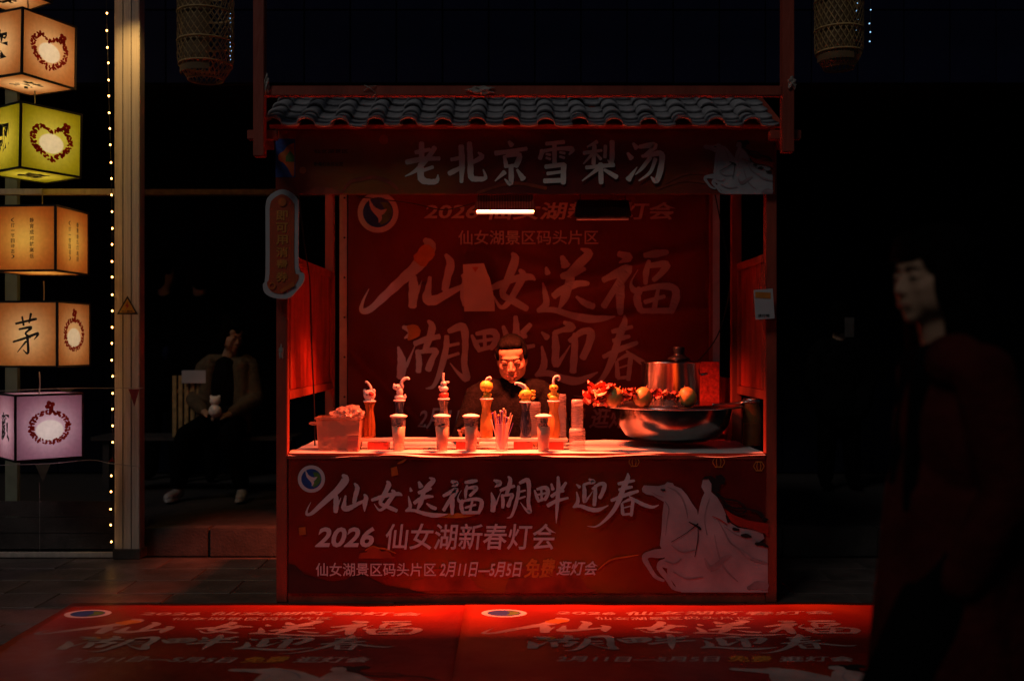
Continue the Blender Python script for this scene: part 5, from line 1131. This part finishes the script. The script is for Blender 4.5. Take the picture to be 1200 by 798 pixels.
inkred = paper('red papercut ink', (.30, .02, .01), (.30, .02, .01)); inkblack = mat('lantern ink', (.02, .015, .012), .6)
def lantern(label, px, pyc, delta, kind, left, right, under=None, energy=3.0, col=(1, .78, .5), Y=6.10, S=.375, tilt=(0, 0), corner=None):
    h = S / 2; c = PT(px, pyc, Y)
    if corner:
        best = None; rr = h * math.sqrt(2)
        for di in range(-40, 41):
            d_ = R(di); X = (corner[0] - 600) * (Y - rr * math.cos(d_)) / F - rr * math.sin(d_)
            pr = 600 + (X + rr * math.cos(d_)) * F / (Y + rr * math.sin(d_)); e_ = abs(pr - corner[1])
            if best is None or e_ < best[0]: best = (e_, di, X)
        delta = best[1]; c.x = best[2]
    t = thing('cube_lantern', label, 'lantern', (0, 0, 0), 'glowing cube lanterns strung in the display frame')
    rot = {0: 0}
    # faces: 'right' normal (+x,-y), 'left' normal (-x,-y) once yawed by 45 degrees
    def face(nm, yaw, mt, pitch=0):
        vs = [(-h + .006, 0, -h + .006), (h - .006, 0, -h + .006), (h - .006, 0, h - .006), (-h + .006, 0, h - .006)]
        o = raw(nm, vs, [(0, 1, 2, 3)], mt, t); return o
    def place(o, k):
        if k == 'front': o.location = (0, -h, 0); o.rotation_euler = (0, 0, 0)
        if k == 'side': o.location = (-h, 0, 0); o.rotation_euler = (0, 0, R(-90))
        if k == 'far': o.location = (h, 0, 0); o.rotation_euler = (0, 0, R(90))
        if k == 'back': o.location = (0, h, 0); o.rotation_euler = (0, 0, R(180))
        if k == 'under': o.location = (0, 0, -h); o.rotation_euler = (R(90), 0, 0)
        if k == 'over': o.location = (0, 0, h); o.rotation_euler = (R(-90), 0, 0)
    pl, pr = PAP[kind]
    for k in ('front', 'side', 'far', 'back', 'under', 'over'):
        what = {'front': right, 'side': left, 'under': under}.get(k)
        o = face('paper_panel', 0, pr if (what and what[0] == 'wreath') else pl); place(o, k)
        if what:
            ink = Ink(lambda x, y, hh=0: (x, -.0008 - hh * .00004, y), .001)
            if what[0] == 'wreath': wreath(ink, px + pyc, what[1], 1.48 if what[1] == 'heart' else 1.35)
            elif what[0] == 'mao':
                for st_ in G['茅']: ink.stroke([((x - 105) / 3.627 * .00508 * 1.12, -(y - 628) / 3.627 * .00508, w_ * .0016) for x, y, w_ in st_], 0, 0, 1)
            elif what[0] == 'char': ink.text(what[1], -.075, .075, .085, -.085, .03)
            elif what[0] == 'cols':
                for q, tx in enumerate(what[1]): 
                    n_ = len(tx); stp = .24 / n_
                    for i_, ch in enumerate(tx):
                        hh_ = stp * (.40 if ch not in '一' else .06); xq = what[2][q]; ink.text(ch, xq - stp * .36, xq + stp * .36, .12 - (i_ + .5) * stp + hh_, .12 - (i_ + .5) * stp - hh_, .012)
            d = ink.done('printed_wreath' if what[0] == 'wreath' else 'lettering', inkred if what[0] == 'wreath' else inkblack, None); d.parent = o
    bm = B(); e = .006
    for a in (-1, 1):
        for b in (-1, 1):
            box(bm, a * h - e, a * h + e, b * h - e, b * h + e, -h - e, h + e); box(bm, -h + e + .0005, h - e - .0005, a * h - e, a * h + e, b * h - e, b * h + e); box(bm, a * h - e + .0002, a * h + e - .0002, -h + e + .0005, h - e - .0005, b * h - e + .0002, b * h + e - .0002)
    build('edge_frame', bm, 'black', t)
    bm = B(); tube(bm, [(0, 0, h), (.004, 0, h + .06), (0, 0, h + .13)], .004, 6); build('cord', bm, 'cord', t)
    build('bulb', ball(B(), (0, 0, .02), .022, sub=2), 'bulb_off', t, True)
    l = bpy.data.lights.new('lantern_bulb', 'POINT'); l.energy = energy; l.color = col; l.shadow_soft_size = .03; lo = bpy.data.objects.new('lantern_bulb', l); COL.objects.link(lo); lo.parent = t; lo.location = (0, 0, 0)
    t.location = c; t.rotation_euler = (R(tilt[0]), R(tilt[1]), R(45 + delta))
    return t
lantern('peach cube lantern at the very top, mostly cut off above the frame', 22, -38, -22, 'peach', None, None, ('char', '春'), 1.8, tilt=(0, 2), corner=(-10,62))
lantern('peach cube lantern with red heart wreath, upper of the wreath cubes', 42, 63, -19, 'peach', ('char', '来'), ('wreath', 'heart'), ('char', '茶'), 2.0, tilt=(0, 1), corner=(26,88))
lantern('yellow-green cube lantern with red heart wreath', 45, 169, -24, 'yellow', ('char', '飘'), ('wreath', 'heart'), ('char', '喜'), 1.8, tilt=(0, 1), corner=(24,95))
lantern('orange cube lantern with two columns of small lettering', 45, 283, 22, 'orange', ('cols', ('（打一节目动态）', '静育成对就高低'), (-.07, .045)), ('cols', ('（打一节日名）', '春意盎然灯高照'), (-.03, .06)), None, 1.6, corner=(65,98))
lantern('orange cube lantern with one large black brush character', 45, 392, 22, 'peach', ('mao',), ('wreath', 'round'), None, 1.45, corner=(67,99))
lantern('pink lilac cube lantern, lowest on the string', 45, 498, -31, 'pink', ('char', '颜'), ('wreath', 'round'), None, 1.5, (1, .85, .85), corner=(18,97))
# work light above the frame: the lit top of the column shows it
t = thing('spot_lamp', 'small warm spot lamp clamped above the pale column, out of frame', 'lamp', (GX(150, 6.1), 6.08, 3.52))
build('lamp_shell', lathe(B(), [(.05, 0), (.06, -.02), (.07, -.10)], (GX(150, 6.1), 6.08, 3.52), 20, cap=False), 'black', t, True)
build('clamp_arm', tube(B(), [(GX(150, 6.1), 6.08, 3.52), (GX(150, 6.1), 6.2, 3.58), (GX(148, 6.33), 6.34, 3.55)], .012, 8), 'black', t)
l = bpy.data.lights.new('spot_lamp_light', 'SPOT'); l.energy = 22; l.color = (1, .56, .17); l.spot_size = R(120); l.spot_blend = 1; l.shadow_soft_size = .06
lo = bpy.data.objects.new('spot_lamp_light', l); COL.objects.link(lo); lo.parent = t; lo.location = (0, 0, -.06); lo.rotation_euler = (R(10), 0, 0)

# bunting cords with pennants
def bunting(label, pts, flags, Y=6.2):
    t = thing('bunting', label, 'bunting', PT(*pts[0][:2], Y)); bm = B(); tube(bm, [PT(x, y, Y) for x, y in pts], .0025, 6); build('cord', bm, 'cord', t)
    for x, y, w_, h_, m in flags:
        bm = B(); P = [PT(x - w_ / 2, y, Y - .004), PT(x + w_ / 2, y, Y - .004), PT(x + .5, y + h_, Y - .02)]; vv = [bm.verts.new(p_) for p_ in P]; bm.faces.new(vv); bmesh.ops.solidify(bm, geom=bm.faces[:], thickness=.0015); build('pennant', bm, m, t)
bunting('bunting cord above the pink lantern with one red pennant at the column', [(-60, 460), (0, 458), (80, 455), (168, 455)], [(157, 456, 13, 20, 'red_flag'), (78, 456, 20, 4, 'green_flag')])
bunting('bunting cord below the pink lantern with one green pennant', [(-60, 548), (0, 545), (60, 543), (106, 539), (130, 543), (165, 547)], [(50, 544, 18, 21, 'green_flag'), (131, 541, 8, -5, 'red_flag')])
bm = B(); tube(bm, [PT(46.5, 565, 6.18), PT(46.5, 648, 6.18)], .0015, 5); o = build('thread', bm, 'cord', None); tag(o, 'thin thread dangling below the green pennant', 'thread')

# ------------------------------------------------------------------ hanging bamboo lanterns
def bamboo(label, px, pyb, Y, r, H):
    z0 = GZ(pyb, Y); x = GX(px, Y); t = thing('bamboo_lantern', label, 'lantern', (x, Y, z0), 'woven bamboo lanterns hanging overhead')
    def rad(v): return r * (.62 + .38 * min(1, math.sin(min(v, 1 - v) * math.pi / 2 / .22)) if min(v, 1 - v) < .22 else 1)
    vs, fs = [], []; NS = 26; ST = 30
    for d in (-1, 1):
        for k in range(NS):
            base = len(vs)
            for i in range(ST + 1):
                v = i / ST; a = 2 * math.pi * (k / NS) + d * v * 2.6; rr = rad(v) + (.001 if d > 0 else -.001) + .0012 * math.sin(i * math.pi * 1.5 + k)
                for q in (-1, 1):
                    aa = a + q * .0026 / rr; vs.append((x + rr * math.cos(aa), Y + rr * math.sin(aa), z0 + v * H + q * .0012))
            fs += [(base + 2 * i, base + 2 * i + 1, base + 2 * i + 3, base + 2 * i + 2) for i in range(ST)]
    o = raw('lattice', vs, fs, 'wick', t); tag(o, kind='stuff'); md = o.modifiers.new('s', 'SOLIDIFY'); md.thickness = .0016
    for v in (.0, .14, .36, .64, .86, 1.):
        rr = rad(v) + .002; o = build('hoop', lathe(B(), [(rr - .004, -.005), (rr, -.006), (rr + .003, 0), (rr, .006), (rr - .004, .005), (rr - .004, -.005)], (x, Y, z0 + v * H), 32, cap=False), 'wick', t, True)
    # inner paper liner on the half away from the lights behind
    vs = []; fs = []
    for i in range(13):
        a = R(175) + R(120) * i / 12
        for v in (.05, .95): vs.append((x + r * .90 * math.cos(a), Y + r * .90 * math.sin(a), z0 + v * H))
    fs = [(2 * i, 2 * i + 2, 2 * i + 3, 2 * i + 1) for i in range(12)]; raw('paper_liner', vs, fs, mat('tan liner', (.16, .10, .045), .8, var=.2), t, True)
    bm = B(); tube(bm, [(x, Y, z0 + H), (x, Y, z0 + H + .6)], .004, 6, smooth=False); build('cord', bm, 'cable', t)
bamboo('woven bamboo lantern hanging left, beside the upright of the red frame', 241, 94, 5.6, .150, .56)
bamboo('woven bamboo lantern hanging right of the stall, barely lit', 983, 80, 5.6, .130, .56)
# cool fairy lights behind them
def bluestring(label, px, Y, ys):
    t = thing('fairy_lights', label, 'string lights', PT(px, ys[0], Y)); bm = B(); tube(bm, [PT(px, -90, Y), PT(px + 1, ys[-1] + 4, Y)], .002, 6, smooth=False); build('wire', bm, 'cable', t)
    me = bpy.data.meshes.new('bulb'); b_ = ball(B(), (0, 0, 0), .0042, sub=2); b_.to_mesh(me); b_.free(); me.materials.append(M['blue_bulb'])
    for y in ys: o = bpy.data.objects.new('bulb', me); COL.objects.link(o); o.parent = t; o.location = PT(px + rnd.uniform(-1, 1), y, Y) - Vector(t.location)
bluestring('cool white fairy lights glinting through the left bamboo lantern', 270, 5.9, (16, 22, 27, 35, 43, 50, 55, 60, 66, 70))
bluestring('cool white fairy lights right of the right bamboo lantern', 1019.5, 5.9, (12, 28, 38, 49))
bluestring('cool white fairy lights seen at the right bamboo lantern edge', 1004.5, 5.9, (4, 13, 23, 36))
